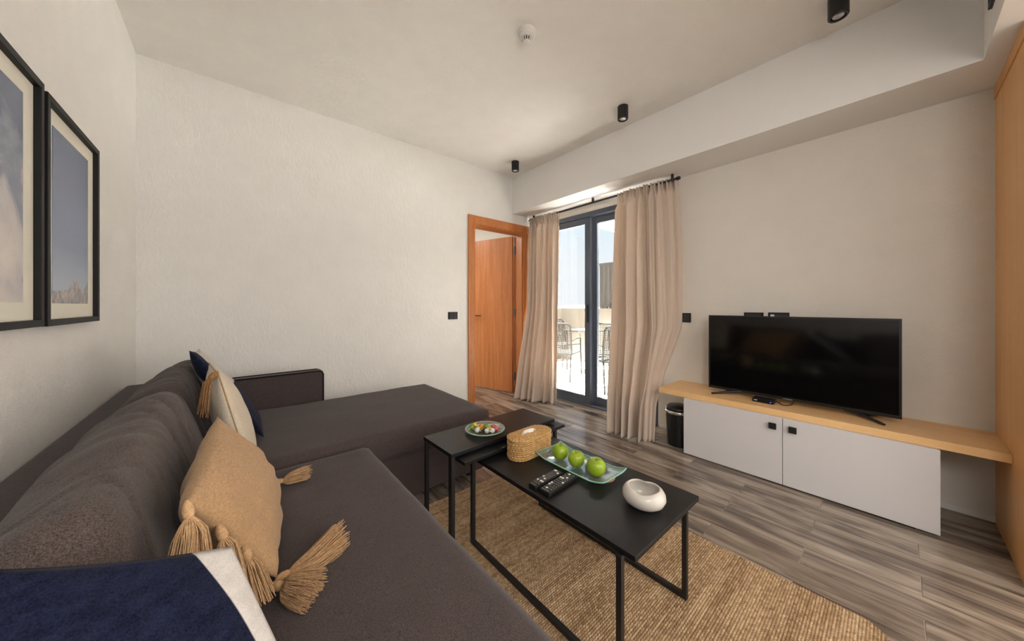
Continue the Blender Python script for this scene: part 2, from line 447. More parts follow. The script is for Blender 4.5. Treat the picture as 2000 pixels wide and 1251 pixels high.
tag(box('ceiling', (XL - 0.15, YR - 0.1, ZC), (XR + 0.2, YB + 0.13, ZC + 0.12), 'ceil'), 'off-white textured plaster ceiling', 'ceiling', kind='structure')
tag(box('trim_1', (XS, YS, ZS), (XR, YB, ZC), 'smooth'), 'smooth white boxed soffit above the curtains and television', 'soffit', kind='structure')
tag(box('trim_2', (XL, YR, ZS), (XR, YS, ZC), 'smooth'), 'smooth white lowered ceiling over the kitchen end', 'soffit', kind='structure')
tag(box('baseboard_right', (XR - 0.008, YP, 0), (XR, 1.44, 0.028), 'smooth'), 'thin white skirting under the television shelf', 'baseboard', kind='structure')

# wardrobe whose oak side closes the room on the right
wd = root('wardrobe', 'tall light-oak wardrobe side panel at the right end of the shelf', 'wardrobe', (2.74, -0.65, 0))
box('side_panel', (2.42, YP - 0.02, 0), (XR, YP, 2.222), 'oakv', wd)
box('top_strip', (2.42, YP - 0.014, 2.225), (XR, YP + 0.004, ZS), 'oakv', wd)
box('carcass', (2.42, YP - 0.62, 0.0), (XR - 0.002, YP - 0.02, 2.222), 'oakv', wd)

# door in the back wall
dr = root('door_1', 'orange-brown wooden door standing open in its frame', 'door', (DX0, YB, 0), kind='structure')
f = 0.018
for lo, hi in (((DX0 - 0.08, YB - f, 0), (DX0, YB, DZ + 0.095)), ((DX1, YB - f, 0), (DX1 + 0.10, YB, DZ + 0.095)), ((DX0, YB - f, DZ), (DX1, YB, DZ + 0.095))):
    box('casing', lo, hi, 'doorwood', dr, 0.003)
for lo, hi in (((DX0, YB - 0.005, 0), (DX0 + 0.015, YB + 0.14, DZ)), ((DX1 - 0.015, YB - 0.005, 0), (DX1, YB + 0.14, DZ)), ((DX0 + 0.015, YB - 0.005, DZ - 0.015), (DX1 - 0.015, YB + 0.14, DZ))):
    box('jamb', lo, hi, 'doorwood', dr)
h = np.array([2.800, 3.262]); d = np.array([-0.19, 0.675]); d /= np.linalg.norm(d); nrm = np.array([d[1], -d[0]])
def leafbox(a0, a1, b0, b1, z0, z1):
    P = [h + d * a + nrm * b for a, b in ((a0, b0), (a1, b0), (a1, b1), (a0, b1))]
    return [(p[0], p[1], z) for z in (z0, z1) for p in P]
lf = mk('leaf', leafbox(0, 0.71, -0.02, 0.02, 0.008, 2.045), BF, 'doorwood', dr, bevel=0.002)
mb = MB(); mb.add(leafbox(0.635, 0.675, -0.030, -0.02, 0.98, 1.02), BF); mb.add(leafbox(0.500, 0.665, -0.062, -0.048, 0.994, 1.008), BF); mb.add(leafbox(0.648, 0.662, -0.050, -0.028, 0.994, 1.008), BF)
mb.build('handle', 'black', lf)
mk('keyhole_plate', leafbox(0.640, 0.672, -0.026, -0.02, 0.90, 0.935), BF, 'black', lf)
for z in (0.22, 1.05, 1.86):
    mk('hinge', sweep([(2.812, 3.240, z - 0.05), (2.812, 3.240, z + 0.05)], 0.009, 8)[0], sweep([(0, 0, 0), (0, 0, 1)], 0.009, 8)[1], 'frame', lf)

# sliding window door
wn_ = root('window_1', 'dark grey framed sliding glass door to the terrace', 'window', (XR + 0.05, 2.25, 0), kind='structure')
wx0, wx1 = XR + 0.0, XR + 0.12
box('frame_rail', (wx0, WY0, WZ - 0.055), (wx1, WY1, WZ), 'frame', wn_, 0.003)
box('frame_rail', (wx0, WY0, 0.0), (wx1, WY1, 0.022), 'frame', wn_, 0.003)
box('frame_post', (wx0, WY0, 0.022), (wx1, WY0 + 0.05, WZ - 0.055), 'frame', wn_, 0.003)
box('frame_post', (wx0, WY1 - 0.05, 0.022), (wx1, WY1, WZ - 0.055), 'frame', wn_, 0.003)
def sash(name, x0, y0, y1):
    z0, z1, w = 0.022, WZ - 0.055, 0.072
    mb = MB().box((x0, y0, z0), (x0 + 0.04, y0 + w, z1)).box((x0, y1 - w, z0), (x0 + 0.04, y1, z1)).box((x0, y0 + w, z0), (x0 + 0.04, y1 - w, z0 + 0.085)).box((x0, y0 + w, z1 - 0.075), (x0 + 0.04, y1 - w, z1))
    s = mb.build('sash', 'frame', wn_, bevel=0.003)
    box('pane', (x0 + 0.016, y0 + w, z0 + 0.085), (x0 + 0.022, y1 - w, z1 - 0.075), 'pane', s)
    return s
s1 = sash('sash', wx0 + 0.012, 2.245, WY1 - 0.05)
s2 = sash('sash', wx0 + 0.066, WY0 + 0.05, 2.262)
box('pull_handle', (wx0 + 0.0, 2.262, 0.95), (wx0 + 0.012, 2.284, 1.15), 'black', s1)

# made-up frames set around the two fill lamps behind the viewer; walls stay uncut
w2 = root('rear_fill_frame', 'added frame around the unseen fill light behind the viewer', 'window', (1.2, YR, 0.2), kind='structure')
for lo, hi in (((-0.26, YR, 0.19), (-0.20, YR + 0.03, 2.28)), ((2.60, YR, 0.19), (2.66, YR + 0.03, 2.28)), ((-0.20, YR, 0.19), (2.60, YR + 0.03, 0.245)), ((-0.20, YR, 2.255), (2.60, YR + 0.03, 2.28))):
    box('frame_bar', lo, hi, 'frame', w2)
w3 = root('side_fill_frame', 'added frame around the unseen fill light on the kitchen side wall', 'window', (XR, -2.15, 0.1), kind='structure')  # added bars round the side fill lamp, no opening behind
for lo, hi in (((XR - 0.025, -3.21, 0.03), (XR, -3.15, 2.26)), ((XR - 0.025, -1.15, 0.03), (XR, -1.09, 2.26)), ((XR - 0.025, -3.15, 0.03), (XR, -1.15, 0.095)), ((XR - 0.025, -3.15, 2.205), (XR, -1.15, 2.26))):
    box('frame_bar', lo, hi, 'frame', w3)

# bedroom behind the open door
m = MB().box((0.3, 6.3, 0), (XR + 0.2, 6.42, 2.7)).box((0.18, YB + 0.13, 0), (0.3, 6.42, 2.7)).box((XR, YB + 0.13, 0), (XR + 0.2, 6.42, 2.7))
tag(m.build('wall_bedroom', 'bedwall'), 'white bedroom walls seen through the open door', 'wall', kind='structure')
tag(box('ceiling_bedroom', (0.18, YB + 0.13, 2.6), (XR + 0.2, 6.42, 2.72), 'bedwall'), 'white bedroom ceiling seen above the open door', 'ceiling', kind='structure')
m = MB().box((2.90, YB + 0.13, 2.42), (XR, 6.3, 2.6)).box((0.3, 6.1, 2.42), (2.90, 6.3, 2.6))
tag(m.build('trim_3', 'bedwall'), 'stepped white cornice under the bedroom ceiling', 'cornice', kind='structure')

# ------------------------------------------------------------------ sofa
def loft(sections, cap=True):
    n = len(sections[0]); V = [p for s in sections for p in s]; F = []
    for i in range(len(sections) - 1):
        for k in range(n):
            l = (k + 1) % n; F.append((i * n + k, i * n + l, (i + 1) * n + l, (i + 1) * n + k))
    if cap: F += [tuple(range(n - 1, -1, -1)), tuple((len(sections) - 1) * n + k for k in range(n))]
    return V, F
def smooth_loop(pts, n):
    """closed Catmull-Rom loop resampled to n points"""
    P = np.asarray(pts, float); m_ = len(P); out = []
    for k in range(n):
        u = k * m_ / n; i = int(u); t = u - i
        a, b, c, d_ = P[(i - 1) % m_], P[i % m_], P[(i + 1) % m_], P[(i + 2) % m_]
        out.append(0.5 * ((2 * b) + (c - a) * t + (2 * a - 5 * b + 4 * c - d_) * t * t + (3 * b - a - 3 * c + d_) * t ** 3))
    return np.array(out)
def soft_box(name, lo, hi, r, n, mat, parent, disp=0.0, dsc=6.0, puff=0.0, seed=0.0):
    """rounded cushion block: a subdivided box pulled to a rounded shell, gently puffed and creased"""
    lo, hi = np.array(lo, float), np.array(hi, float)
    size = hi - lo; V = []; F = []; idx = {}
    N = [max(4, int(s / n)) for s in size]
    def vid(p):
        key = tuple(np.round(p, 6))
        if key not in idx: idx[key] = len(V); V.append(p)
        return idx[key]
    for ax in range(3):
        a, b = (ax + 1) % 3, (ax + 2) % 3
        for side in (0, 1):
            g = {}
            for i in range(N[a] + 1):
                for j in range(N[b] + 1):
                    p = np.zeros(3); p[ax] = side; p[a] = i / N[a]; p[b] = j / N[b]; g[i, j] = vid(p)
            for i in range(N[a]):
                for j in range(N[b]):
                    q = (g[i, j], g[i + 1, j], g[i + 1, j + 1], g[i, j + 1]); F.append(q if side else q[::-1])
    P = np.array(V); Q = lo + P * size
    C = np.clip(Q, lo + r, hi - r); D = Q - C; L = np.linalg.norm(D, axis=1)[:, None]
    Q = C + D / np.maximum(L, 1e-9) * r * (L > 1e-9)
    nr = D / np.maximum(L, 1e-9)
    u = P * 2 - 1
    if puff:
        Q[:, 2] += puff * (1 - u[:, 0] ** 2) * (1 - u[:, 1] ** 2) * (u[:, 2] > 0.98)
    if disp:
        for i in range(len(Q)):
            q = Q[i]; s = noise.noise(Vector((q[0] * dsc + seed, q[1] * dsc, q[2] * dsc))) + 0.5 * noise.noise(Vector((q[0] * dsc * 2.3, q[1] * dsc * 2.3 + seed, q[2] * dsc * 2.3)))
            Q[i] += nr[i] * s * disp
    return mk(name, Q, F, mat, parent, smooth=True)

sf = root('corner_sofa', 'dark grey-brown fabric corner sofa with a long chaise along the walls', 'sofa', (0.3, 1.2, 0))
SX = 0.535
box('base_frame', (-0.42, -1.0, 0.05), (SX - 0.03, 1.79, 0.30), 'sofa2', sf, 0.015)
box('base_frame', (-0.42, 1.80, 0.05), (1.29, 2.76, 0.30), 'sofa2', sf, 0.015)
for x, y in ((1.22, 1.88), (1.22, 2.68), (0.44, -0.9), (-0.35, 2.68), (-0.35, -0.9), (0.44, 1.7)):
    mk('foot', *lathe([(0.018, 0.0), (0.025, 0.05)], 12, (x, y, 0)), 'black', sf)
soft_box('seat_cushion', (-0.14, -1.0, 0.295), (SX, 1.765, 0.430), 0.035, 0.035, 'sofa2', sf, 0.004, 5.0, 0.012, 1.0)
soft_box('chaise_cushion', (-0.16, 1.775, 0.295), (1.335, 2.765, 0.445), 0.035, 0.035, 'sofa2', sf, 0.004, 4.0, 0.012, 5.0)
box('back_frame', (-0.455, -1.0, 0.05), (-0.345, 2.80, 0.695), 'sofa2', sf, 0.02, bseg=3)
arm = box('armrest', (-0.45, 2.785, 0.05), (0.52, 2.885, 0.655), 'sofa2', sf, 0.012, bseg=3)
pth = [(-0.45, 0.655), (0.49, 0.655), (0.511, 0.649), (0.52, 0.63), (0.52, 0.05)]
mb = MB()
mb.sweep([(x, 2.785, z) for x, z in pth], 0.005, 6); mb.sweep([(x, 2.885, z) for x, z in pth], 0.005, 6)
mb.build('piping', 'piping', arm, smooth=True)
BC = [(-0.35, 0.46), (-0.354, 0.58), (-0.352, 0.67), (-0.325, 0.735), (-0.265, 0.785), (-0.195, 0.812), (-0.145, 0.785), (-0.112, 0.70), (-0.082, 0.60), (-0.052, 0.51), (-0.045, 0.455), (-0.10, 0.432), (-0.25, 0.432)]
def back_cushion(y0, y1, seed, dz=0.0, skew=0.0, lift=0.0):
    loop = smooth_loop(BC, 64); c0 = loop.mean(0); secs = []; ny = int((y1 - y0) / 0.012)
    for i in range(ny + 1):
        t = i / ny; y = y0 + (y1 - y0) * t; e = min(t, 1 - t) * (y1 - y0)
        k = 1.0 if e > 0.075 else math.sqrt(max(0.0, 1 - (1 - e / 0.075) ** 2)) * 0.62 + 0.38
        sec = []
        for (x, z) in loop:
            kk = k if z > 0.5 else 1 - (1 - k) * 0.45
            px = c0[0] + (x - c0[0]) * kk; pz = 0.432 + (z - 0.432) * (k * 0.25 + 0.75)
            hgt = max(0.0, (z - 0.45) / 0.36)
            top = (dz + lift * t) * hgt + 0.014 * hgt * math.sin(PI * t)
            w = nz(px * 3 + seed, y * 4.5, pz * 3) * 0.016 + nz(px * 5, y * 11 + seed, pz * 6) * 0.009 - 0.010 * math.exp(-(nz(px * 2.5 + seed, y * 7 + px * 9, pz * 2.5) / 0.05) ** 2) - 0.005 * math.exp(-(nz(px * 5 - seed, y * 15 - px * 11, pz * 5) / 0.05) ** 2)
            vx, vz = x - c0[0], z - c0[1]; L = math.hypot(vx, vz) + 1e-6
            w *= hgt
            yy = y + skew * hgt
            sec.append((px + vx / L * w, yy, pz + top + vz / L * w))
        secs.append(sec)
    return mk('back_cushion', *loft(secs), 'sofa', sf, smooth=True)
back_cushion(0.775, 1.795, 3.1, 0.0, lift=0.022)
back_cushion(1.80, 2.72, 9.7, 0.012)
back_cushion(-0.95, 0.30, 15.3, -0.02)

# ------------------------------------------------------------------ cushions
def cushion(name, label, corners, thick, mat, n=34, pinch=0.05, seed=0.0, wr=0.006, flatback=0.5, sag=0.0):
    """corners: near-top, far-top, far-bottom, near-bottom; the front is the side the right-hand normal points to"""
    A, B, C, D = [np.array(c, float) for c in corners]
    nrm = np.cross(B - A, D - A); nrm /= np.linalg.norm(nrm)
    low = (C + D) / 2
    r_ = root(name, label, 'cushion', tuple(low), group='cushions on the corner sofa')
    V = []; ST = []; F = []; idx = {}
    for side in (0, 1):
        for i in range(n + 1):
            for j in range(n + 1):
                s, t = -1 + 2 * i / n, -1 + 2 * j / n
                s, t = math.sin(s * PI / 2) * 0.35 + s * 0.65, math.sin(t * PI / 2) * 0.35 + t * 0.65
                edge = i in (0, n) or j in (0, n)
                if side and edge: idx[1, i, j] = idx[0, i, j]; continue
                ps = s * (1 - pinch * (1 - t * t)); pt = t * (1 - pinch * (1 - s * s))
                u, v = (ps + 1) / 2, (1 - pt) / 2
                p = A * (1 - u) * (1 - v) + B * u * (1 - v) + C * u * v + D * (1 - u) * v
                th = thick * 0.5 * (max(0, 1 - s ** 2) ** 0.55) * (max(0, 1 - t ** 2) ** 0.55)
                w = nz(s * 2 + seed, t * 2, side * 3.0) * 0.5 + nz(s * 5, t * 3 + seed, side * 5.0) * 0.5
                rad = max(abs(s), abs(t)); w2 = math.sin(math.atan2(t, s) * 9 + seed) * rad ** 3 * (1 - rad)
                h_ = th * (1.0 if side == 0 else flatback) + (0 if edge else (w * wr + w2 * wr * 2.0) * min(1, th / 0.02))
                p = p + nrm * h_ * (-1 if side == 0 else 1) * -1.0 if side == 0 else p - nrm * h_
                p = p - np.array([0, 0, sag * (1 - s * s) * (1 - abs(t)) ])
                idx[side, i, j] = len(V); V.append(p); ST.append((s, t, side))
    for side in (0, 1):
        for i in range(n):
            for j in range(n):
                q = (idx[side, i, j], idx[side, i + 1, j], idx[side, i + 1, j + 1], idx[side, i, j + 1]); F.append(q if side else q[::-1])
    o = mk('cover', V, F, mat, r_, smooth=True)
    at = o.data.attributes.new('st', 'FLOAT_VECTOR', 'POINT'); at.data.foreach_set('vector', np.array(ST, float).ravel())
    def edge(ss, tt):
        ps = ss * (1 - pinch * (1 - tt * tt)); pt = tt * (1 - pinch * (1 - ss * ss)); u, v = (ps + 1) / 2, (1 - pt) / 2
        return A * (1 - u) * (1 - v) + B * u * (1 - v) + C * u * v + D * (1 - u) * v
    return r_, o, edge, nrm
def seam(rt, edge, mat, rad=0.0022, n=20):
    L = [edge(-1 + 2 * i / n, 1) for i in range(n)] + [edge(1, 1 - 2 * i / n) for i in range(n)] + [edge(1 - 2 * i / n, -1) for i in range(n)] + [edge(-1, -1 + 2 * i / n) for i in range(n)]
    return mk('seam', *sweep(L, rad, 6, True), mat, rt, smooth=True)
def tassel(rt, start, dirs, length, mat, n=60, spread=0.022, head=0.011, floor=None, seed=1):
    """knotted head and loose strands; dirs: list of points the bundle bends through"""
    R = random.Random(seed); S = np.array(start, float); pts = [S] + [np.array(p, float) for p in dirs]
    mb = MB(); d0 = (pts[1] - S); d0 /= np.linalg.norm(d0)
    hd = S + d0 * 0.012
    mb.sweep([S - d0 * 0.004, S + d0 * 0.004, S + d0 * 0.012, S + d0 * 0.022, S + d0 * 0.030], [0.003, head * 0.8, head, head * 0.95, head * 0.6], 10)
    hn = mb.build('tassel', mat, rt, smooth=True)
    st = MB()
    P = np.array([S + d0 * 0.026] + pts[1:])
    for k in range(n):
        a = R.uniform(0, 2 * PI); q = math.sqrt(R.random()); end = R.uniform(0.86, 1.04); wob = R.uniform(-1, 1)
        up = np.array([0, 0, 1.0]) if abs(d0[2]) < 0.8 else np.array([1.0, 0, 0])
        e1 = np.cross(d0, up); e1 /= np.linalg.norm(e1); e2 = np.cross(e1, d0)
        path = []
        for i in range(7):
            t = i / 6 * end * (len(P) - 1); ii = min(int(t), len(P) - 2); ft = t - ii
            c = P[ii] * (1 - ft) + P[ii + 1] * ft
            if ii + 2 < len(P): c = c * (1 - 0.25 * ft) + 0.25 * ft * c
            sp = head * 0.6 + (spread - head * 0.6) * (i / 6) ** 0.8
            o_ = e1 * math.cos(a + wob * 0.5 * i / 6) * sp * q + e2 * math.sin(a + wob * 0.5 * i / 6) * sp * q
            pnt = c + o_
            if floor is not None: pnt[2] = max(pnt[2], floor + 0.002 + 0.010 * q * R.random())
            path.append(pnt)
        st.sweep(path, R.uniform(0.0007, 0.0011), 4)
    s_ = st.build('strands', mat, hn); s_['kind'] = 'stuff'
    return hn

# far navy / off-white cushion
r_, o_, ed, _n = cushion('cushion', 'navy and off-white cushion leaning in the far sofa corner, farthest of four', [(-0.150, 2.10, 0.935), (-0.140, 2.48, 0.905), (0.135, 2.50, 0.455), (0.125, 2.10, 0.465)], 0.15, 'navy_far', seed=2.0)
# cream cushion with a seam and brown tassel
r_, o_, ed, _n = cushion('cushion', 'plain cream cushion with a brown corner tassel between navy and tan cushions', [(-0.040, 1.64, 0.895), (-0.080, 2.03, 0.88), (0.075, 2.03, 0.455), (0.06, 1.66, 0.46)], 0.135, 'cream', seed=4.0, flatback=0.75)
seam(r_, ed, 'tan')
c_ = ed(-1, 1)
tassel(r_, c_ + np.array([-0.006, -0.004, -0.002]), [c_ + np.array([-0.030, -0.012, -0.04]), c_ + np.array([-0.040, -0.014, -0.15])], 0.15, 'browntassel', 40, 0.018, 0.012, seed=3)
# tan linen cushion with jute tassels
r_, o_, ed, _n = cushion('cushion', 'large tan linen cushion with big jute tassels on the sofa seat', [(-0.060, 0.82, 0.79), (-0.035, 1.36, 0.80), (0.125, 1.56, 0.46), (0.085, 1.00, 0.46)], 0.21, 'tan', seed=6.0, wr=0.013, flatback=0.55)
NT_, FB_, NB_ = ed(-1, 1), ed(1, -1), ed(-1, -1)
tassel(r_, NB_, [NB_ + np.array([0.08, 0.015, -0.005]), NB_ + np.array([0.165, 0.075, -0.012])], 0.17, 'jute', 320, 0.048, 0.011, 0.437, 11)
tassel(r_, NB_ + np.array([-0.012, -0.02, 0.006]), [NB_ + np.array([0.022, -0.050, 0.0]), NB_ + np.array([0.070, -0.098, -0.010])], 0.17, 'jute', 320, 0.050, 0.011, 0.437, 12)
tassel(r_, FB_, [FB_ + np.array([0.05, 0.0, -0.01]), FB_ + np.array([0.115, 0.01, -0.02])], 0.13, 'jute', 170, 0.044, 0.010, 0.440, 13)
tassel(r_, NT_, [NT_ + np.array([0.005, -0.022, -0.05]), NT_ + np.array([0.000, -0.030, -0.14])], 0.15, 'jute', 220, 0.036, 0.009, seed=14)
p_ = ed(-1, 0.45); tassel(r_, p_, [p_ + np.array([0.012, -0.02, -0.04]), p_ + np.array([0.02, -0.03, -0.12])], 0.13, 'jute', 110, 0.026, 0.010, seed=15)
p_ = ed(-1, -0.1); tassel(r_, p_, [p_ + np.array([0.012, -0.02, -0.04]), p_ + np.array([0.03, -0.03, -0.12])], 0.13, 'jute', 110, 0.026, 0.010, 0.437, seed=16)
# near navy / off-white cushion
r_, o_, ed, _n = cushion('cushion', 'navy cushion with an off-white curved corner, nearest at the bottom left', [(-0.212, 0.685, 0.832), (0.0, 0.71, 0.745), (0.150, 0.36, 0.475), (-0.13, 0.33, 0.50)], 0.14, 'navy_near', seed=8.0, pinch=0.03, flatback=0.4)

# ------------------------------------------------------------------ pictures
def picture(label, y0, y1, z0, z1, mat, ins):
    r_ = root('framed_picture', label, 'picture', (XL, (y0 + y1) / 2, z0), group='framed sky pictures on the left wall')
    x0, x1, w = XL + 0.003, XL + 0.034, 0.020
    for lo, hi in (((x0, y0, z0), (x1, y0 + w, z1)), ((x0, y1 - w, z0), (x1, y1, z1)), ((x0, y0 + w, z0), (x1, y1 - w, z0 + w)), ((x0, y0 + w, z1 - w), (x1, y1 - w, z1))):
        box('frame_bar', lo, hi, 'frameblack', r_, 0.001)
    box('mat_board', (x0, y0 + w, z0 + w), (x0 + 0.016, y1 - w, z1 - w), 'mat', r_)
    a, b = (y0 + ins[0], z0 + ins[1]), (y1 - ins[0], z1 - ins[1])
    box('print', (x0 + 0.0165, a[0], a[1]), (x0 + 0.0172, b[0], b[1]), mat, r_, origin=(x0, a[0], a[1]))
picture('black framed print of blue sky over rocky peaks, nearer the corner', 1.690, 2.205, 1.076, 1.797, 'print2', (0.085, 0.072))
picture('black framed print of white clouds, cut by the left photo edge', 1.145, 1.664, 1.078, 1.805, 'print1', (0.085, 0.072))

# ------------------------------------------------------------------ jute rug
RX0, RX1, RY0, RY1, RR = 0.56, 1.745, 0.005, 1.73, 0.09
def make_rug():
    st = 0.0025; nx, ny = int((RX1 - RX0) / st), int((RY1 - RY0) / st)
    X, Y = np.meshgrid(np.linspace(RX0, RX1, nx + 1), np.linspace(RY0, RY1, ny + 1), indexing='ij')
    cx, cy = 0.0135, 0.0088
    rowi = np.floor(Y / cy).astype(int); xo = X + (rowi % 2) * cx * 0.5 + 0.002 * np.sin(Y * 9)
    ci = np.floor(xo / cx).astype(int)
    fx = (xo / cx - ci) * 2 - 1; fy = (Y / cy - rowi) * 2 - 1
    sk = fx + 0.55 * fy * np.where(rowi % 2 == 0, 1, -1)
    H = np.sqrt(np.clip(1 - fy ** 2, 0, 1)) * 0.6 * np.clip(1 - 0.75 * sk ** 2, 0.0, 1) + 0.4 * np.sqrt(np.clip(1 - fy ** 2, 0, 1))
    hsh = (np.sin(ci * 127.1 + rowi * 311.7) * 43758.5453); hsh = hsh - np.floor(hsh)
    hr = (np.sin(rowi * 12.9898) * 43758.5453); hr = hr - np.floor(hr)
    Z = 0.0045 + 0.0075 * H * (0.85 + 0.15 * hsh)
    # rounded outline
    dx = np.maximum(np.maximum(RX0 + RR - X, X - (RX1 - RR)), 0); dy = np.maximum(np.maximum(RY0 + RR - Y, Y - (RY1 - RR)), 0)
    inside = np.hypot(dx, dy) <= RR
    V = np.stack([X, Y, Z], -1).reshape(-1, 3)
    I = np.arange((nx + 1) * (ny + 1)).reshape(nx + 1, ny + 1)
    Q = np.stack([I[:-1, :-1], I[1:, :-1], I[1:, 1:], I[:-1, 1:]], -1)
    ok = inside[:-1, :-1] & inside[1:, :-1] & inside[1:, 1:] & inside[:-1, 1:]
    Q = Q[ok]
    used = np.zeros(len(V), bool); used[Q.ravel()] = True; remap = np.cumsum(used) - 1
    V2 = V[used]; Q2 = remap[Q]
    c0 = np.array([(RX0 + RX1) / 2, (RY0 + RY1) / 2, 0])
    r_ = root('jute_rug', 'natural woven jute rug with rounded corners under the coffee tables', 'rug', tuple(c0))
    me = bpy.data.meshes.new('weave'); me.vertices.add(len(V2)); me.vertices.foreach_set('co', (V2 - c0).ravel())
    me.loops.add(Q2.size); me.loops.foreach_set('vertex_index', Q2.ravel().astype(np.int32))
    me.polygons.add(len(Q2)); me.polygons.foreach_set('loop_start', np.arange(0, Q2.size, 4, dtype=np.int32))
    me.update(calc_edges=True); me.shade_smooth(); me.materials.append(M['rug'])
    cell = (0.28 + 0.38 * hsh + 0.18 * hr).reshape(-1)[used]
    at = me.attributes.new('cell', 'FLOAT', 'POINT'); at.data.foreach_set('value', cell.astype(np.float32))
    o = bpy.data.objects.new('weave', me); COL.objects.link(o); o.parent = r_; o['kind'] = 'stuff'
    loop = []
    for (cx_, cy_, a0) in ((RX1 - RR, RY1 - RR, 0), (RX0 + RR, RY1 - RR, PI / 2), (RX0 + RR, RY0 + RR, PI), (RX1 - RR, RY0 + RR, 1.5 * PI)):
        for k in range(9):
            a = a0 + PI / 2 * k / 8; loop.append((cx_ + (RR - 0.002) * math.cos(a), cy_ + (RR - 0.002) * math.sin(a)))
    mk('backing', *prism(loop, 0.0005, 0.006), 'jute', r_)
make_rug()

# ------------------------------------------------------------------ tables
def bar(lo, hi): return lo, hi
def table_rect(root_, x0, x1, y0, y1, ztop, th): box('table_top', (x0, y0, ztop - th), (x1, y1, ztop), 'blacktop', root_, 0.0015)
LW = 0.009   # half leg width
def leg(root_, x, y, z1, z0=0.0125): box('leg', (x - LW, y - LW, z0), (x + LW, y + LW, z1), 'black', root_, 0.001)
def railb(root_, a, b, z):
    lo = (min(a[0], b[0]) - LW, min(a[1], b[1]) - LW, z); hi = (max(a[0], b[0]) + LW, max(a[1], b[1]) + LW, z + 2 * LW)
    if abs(a[0] - b[0]) > abs(a[1] - b[1]): lo = (lo[0] + 2 * LW, lo[1], lo[2]); hi = (hi[0] - 2 * LW, hi[1], hi[2])
    else: lo = (lo[0], lo[1] + 2 * LW, lo[2]); hi = (hi[0], hi[1] - 2 * LW, hi[2])
    box('rail', lo, hi, 'black', root_, 0.001)
BT = 0.425
bt = root('coffee_table', 'long low black coffee table holding apples, bowl and remotes', 'table', (1.10, 0.90, 0.012))
table_rect(bt, 0.873, 1.335, 0.482, 1.325, BT, 0.018)
for x in (0.868 + 0.004, 1.330):
    for y in (0.530, 1.308): leg(bt, x, y, BT - 0.018)
    railb(bt, (x, 0.530), (x, 1.308), 0.012)
S1 = 0.485
t1 = root('nesting_table', 'narrow black nesting table holding the glass plate of sweets, taller one', 'table', (1.07, 1.41, 0.0), rotz=math.radians(1.0), group='black nesting tables')
table_rect(t1, 0.732, 1.418, 1.278, 1.545, S1, 0.018)
for y in (1.290, 1.533): leg(t1, 0.744, y, S1 - 0.018)
railb(t1, (0.744, 1.290), (0.744, 1.533), 0.012)
for y in (1.490, 1.533): leg(t1, 1.404, y, S1 - 0.018)
railb(t1, (0.744, 1.533), (1.404, 1.533), S1 - 0.018 - 2 * LW)
S2 = 0.459
t2 = root('nesting_table', 'black nesting table slid half under the taller one behind the woven box', 'table', (1.10, 1.34, 0.0), rotz=math.radians(1.8), group='black nesting tables')
table_rect(t2, 0.764, 1.452, 1.226, 1.455, S2, 0.016)
for y in (1.268, 1.440): leg(t2, 1.412, y, S2 - 0.016)
railb(t2, (1.412, 1.268), (1.412, 1.440), 0.012)
leg(t2, 0.800, 1.395, S2 - 0.016); railb(t2, (0.800, 1.440), (1.412, 1.440), S2 - 0.016 - 2 * LW)

# woven tissue box
def stadium(cx, cy, lx, r, z, n=96):
    P = []; hl = lx / 2 - r; per = 4 * hl + 2 * PI * r
    for k in range(n):
        s = per * k / n
        if s < 2 * hl: P.append((cx - hl + s, cy - r, z))
        elif s < 2 * hl + PI * r: a = (s - 2 * hl) / r - PI / 2; P.append((cx + hl + r * math.cos(a), cy + r * math.sin(a), z))
        elif s < 4 * hl + PI * r: P.append((cx + hl - (s - 2 * hl - PI * r), cy + r, z))
        else: a = (s - 4 * hl - PI * r) / r + PI / 2; P.append((cx - hl + r * math.cos(a), cy + r * math.sin(a), z))
    return np.array(P)
tb = root('tissue_box', 'oval woven seagrass tissue box with a lid on the coffee table', 'tissue box', (1.105, 1.162, BT), rotz=math.radians(2))
rr = 0.0050
mb = MB()
for k in range(9):
    z = BT + rr + k * 0.0098; rad = 0.060 + 0.002 * math.sin(k * 1.3)
    p = stadium(1.105, 1.162, 0.244 + 0.003 * math.sin(k * 2.1), rad - 0.005, z, 240)
    mb.sweep(p, [rr * (1 + 0.22 * math.sin(i * PI / 3 + k * 2.6)) for i in range(len(p))], 7, True)
mb.build('body', 'seagrass', tb, smooth=True)
mb = MB(); z = BT + 9 * 0.0098 + rr * 0.9
for k in range(6):
    rad = 0.062 - k * 0.0098
    p = stadium(1.105, 1.162, 0.248 - 2 * k * 0.0094, max(rad - 0.005, 0.007), z + 0.0012 * k, 240 - 30 * k)
    mb.sweep(p, [rr * (1 + 0.22 * math.sin(i * PI / 3 + k * 2.6)) for i in range(len(p))], 7, True)
lid = mb.build('lid', 'seagrass', tb, smooth=True)
box('lining', (1.010, 1.116, BT + 0.004), (1.200, 1.208, z - 0.003), 'cork', tb)
tp = []
for i in range(9):
    for j in range(4):
        s = i / 8; tp.append((1.050 + 0.112 * s, 1.162 + 0.010 * (j / 3 - 0.5) * (1 + math.sin(s * PI)) + 0.004 * math.sin(s * 9), z + 0.004 + 0.016 * math.sin(s * PI) * (0.4 + 0.2 * j)))
mk('tissue', tp, [(i * 4 + j, (i + 1) * 4 + j, (i + 1) * 4 + j + 1, i * 4 + j + 1) for i in range(8) for j in range(3)], 'tissue', tb, smooth=True)

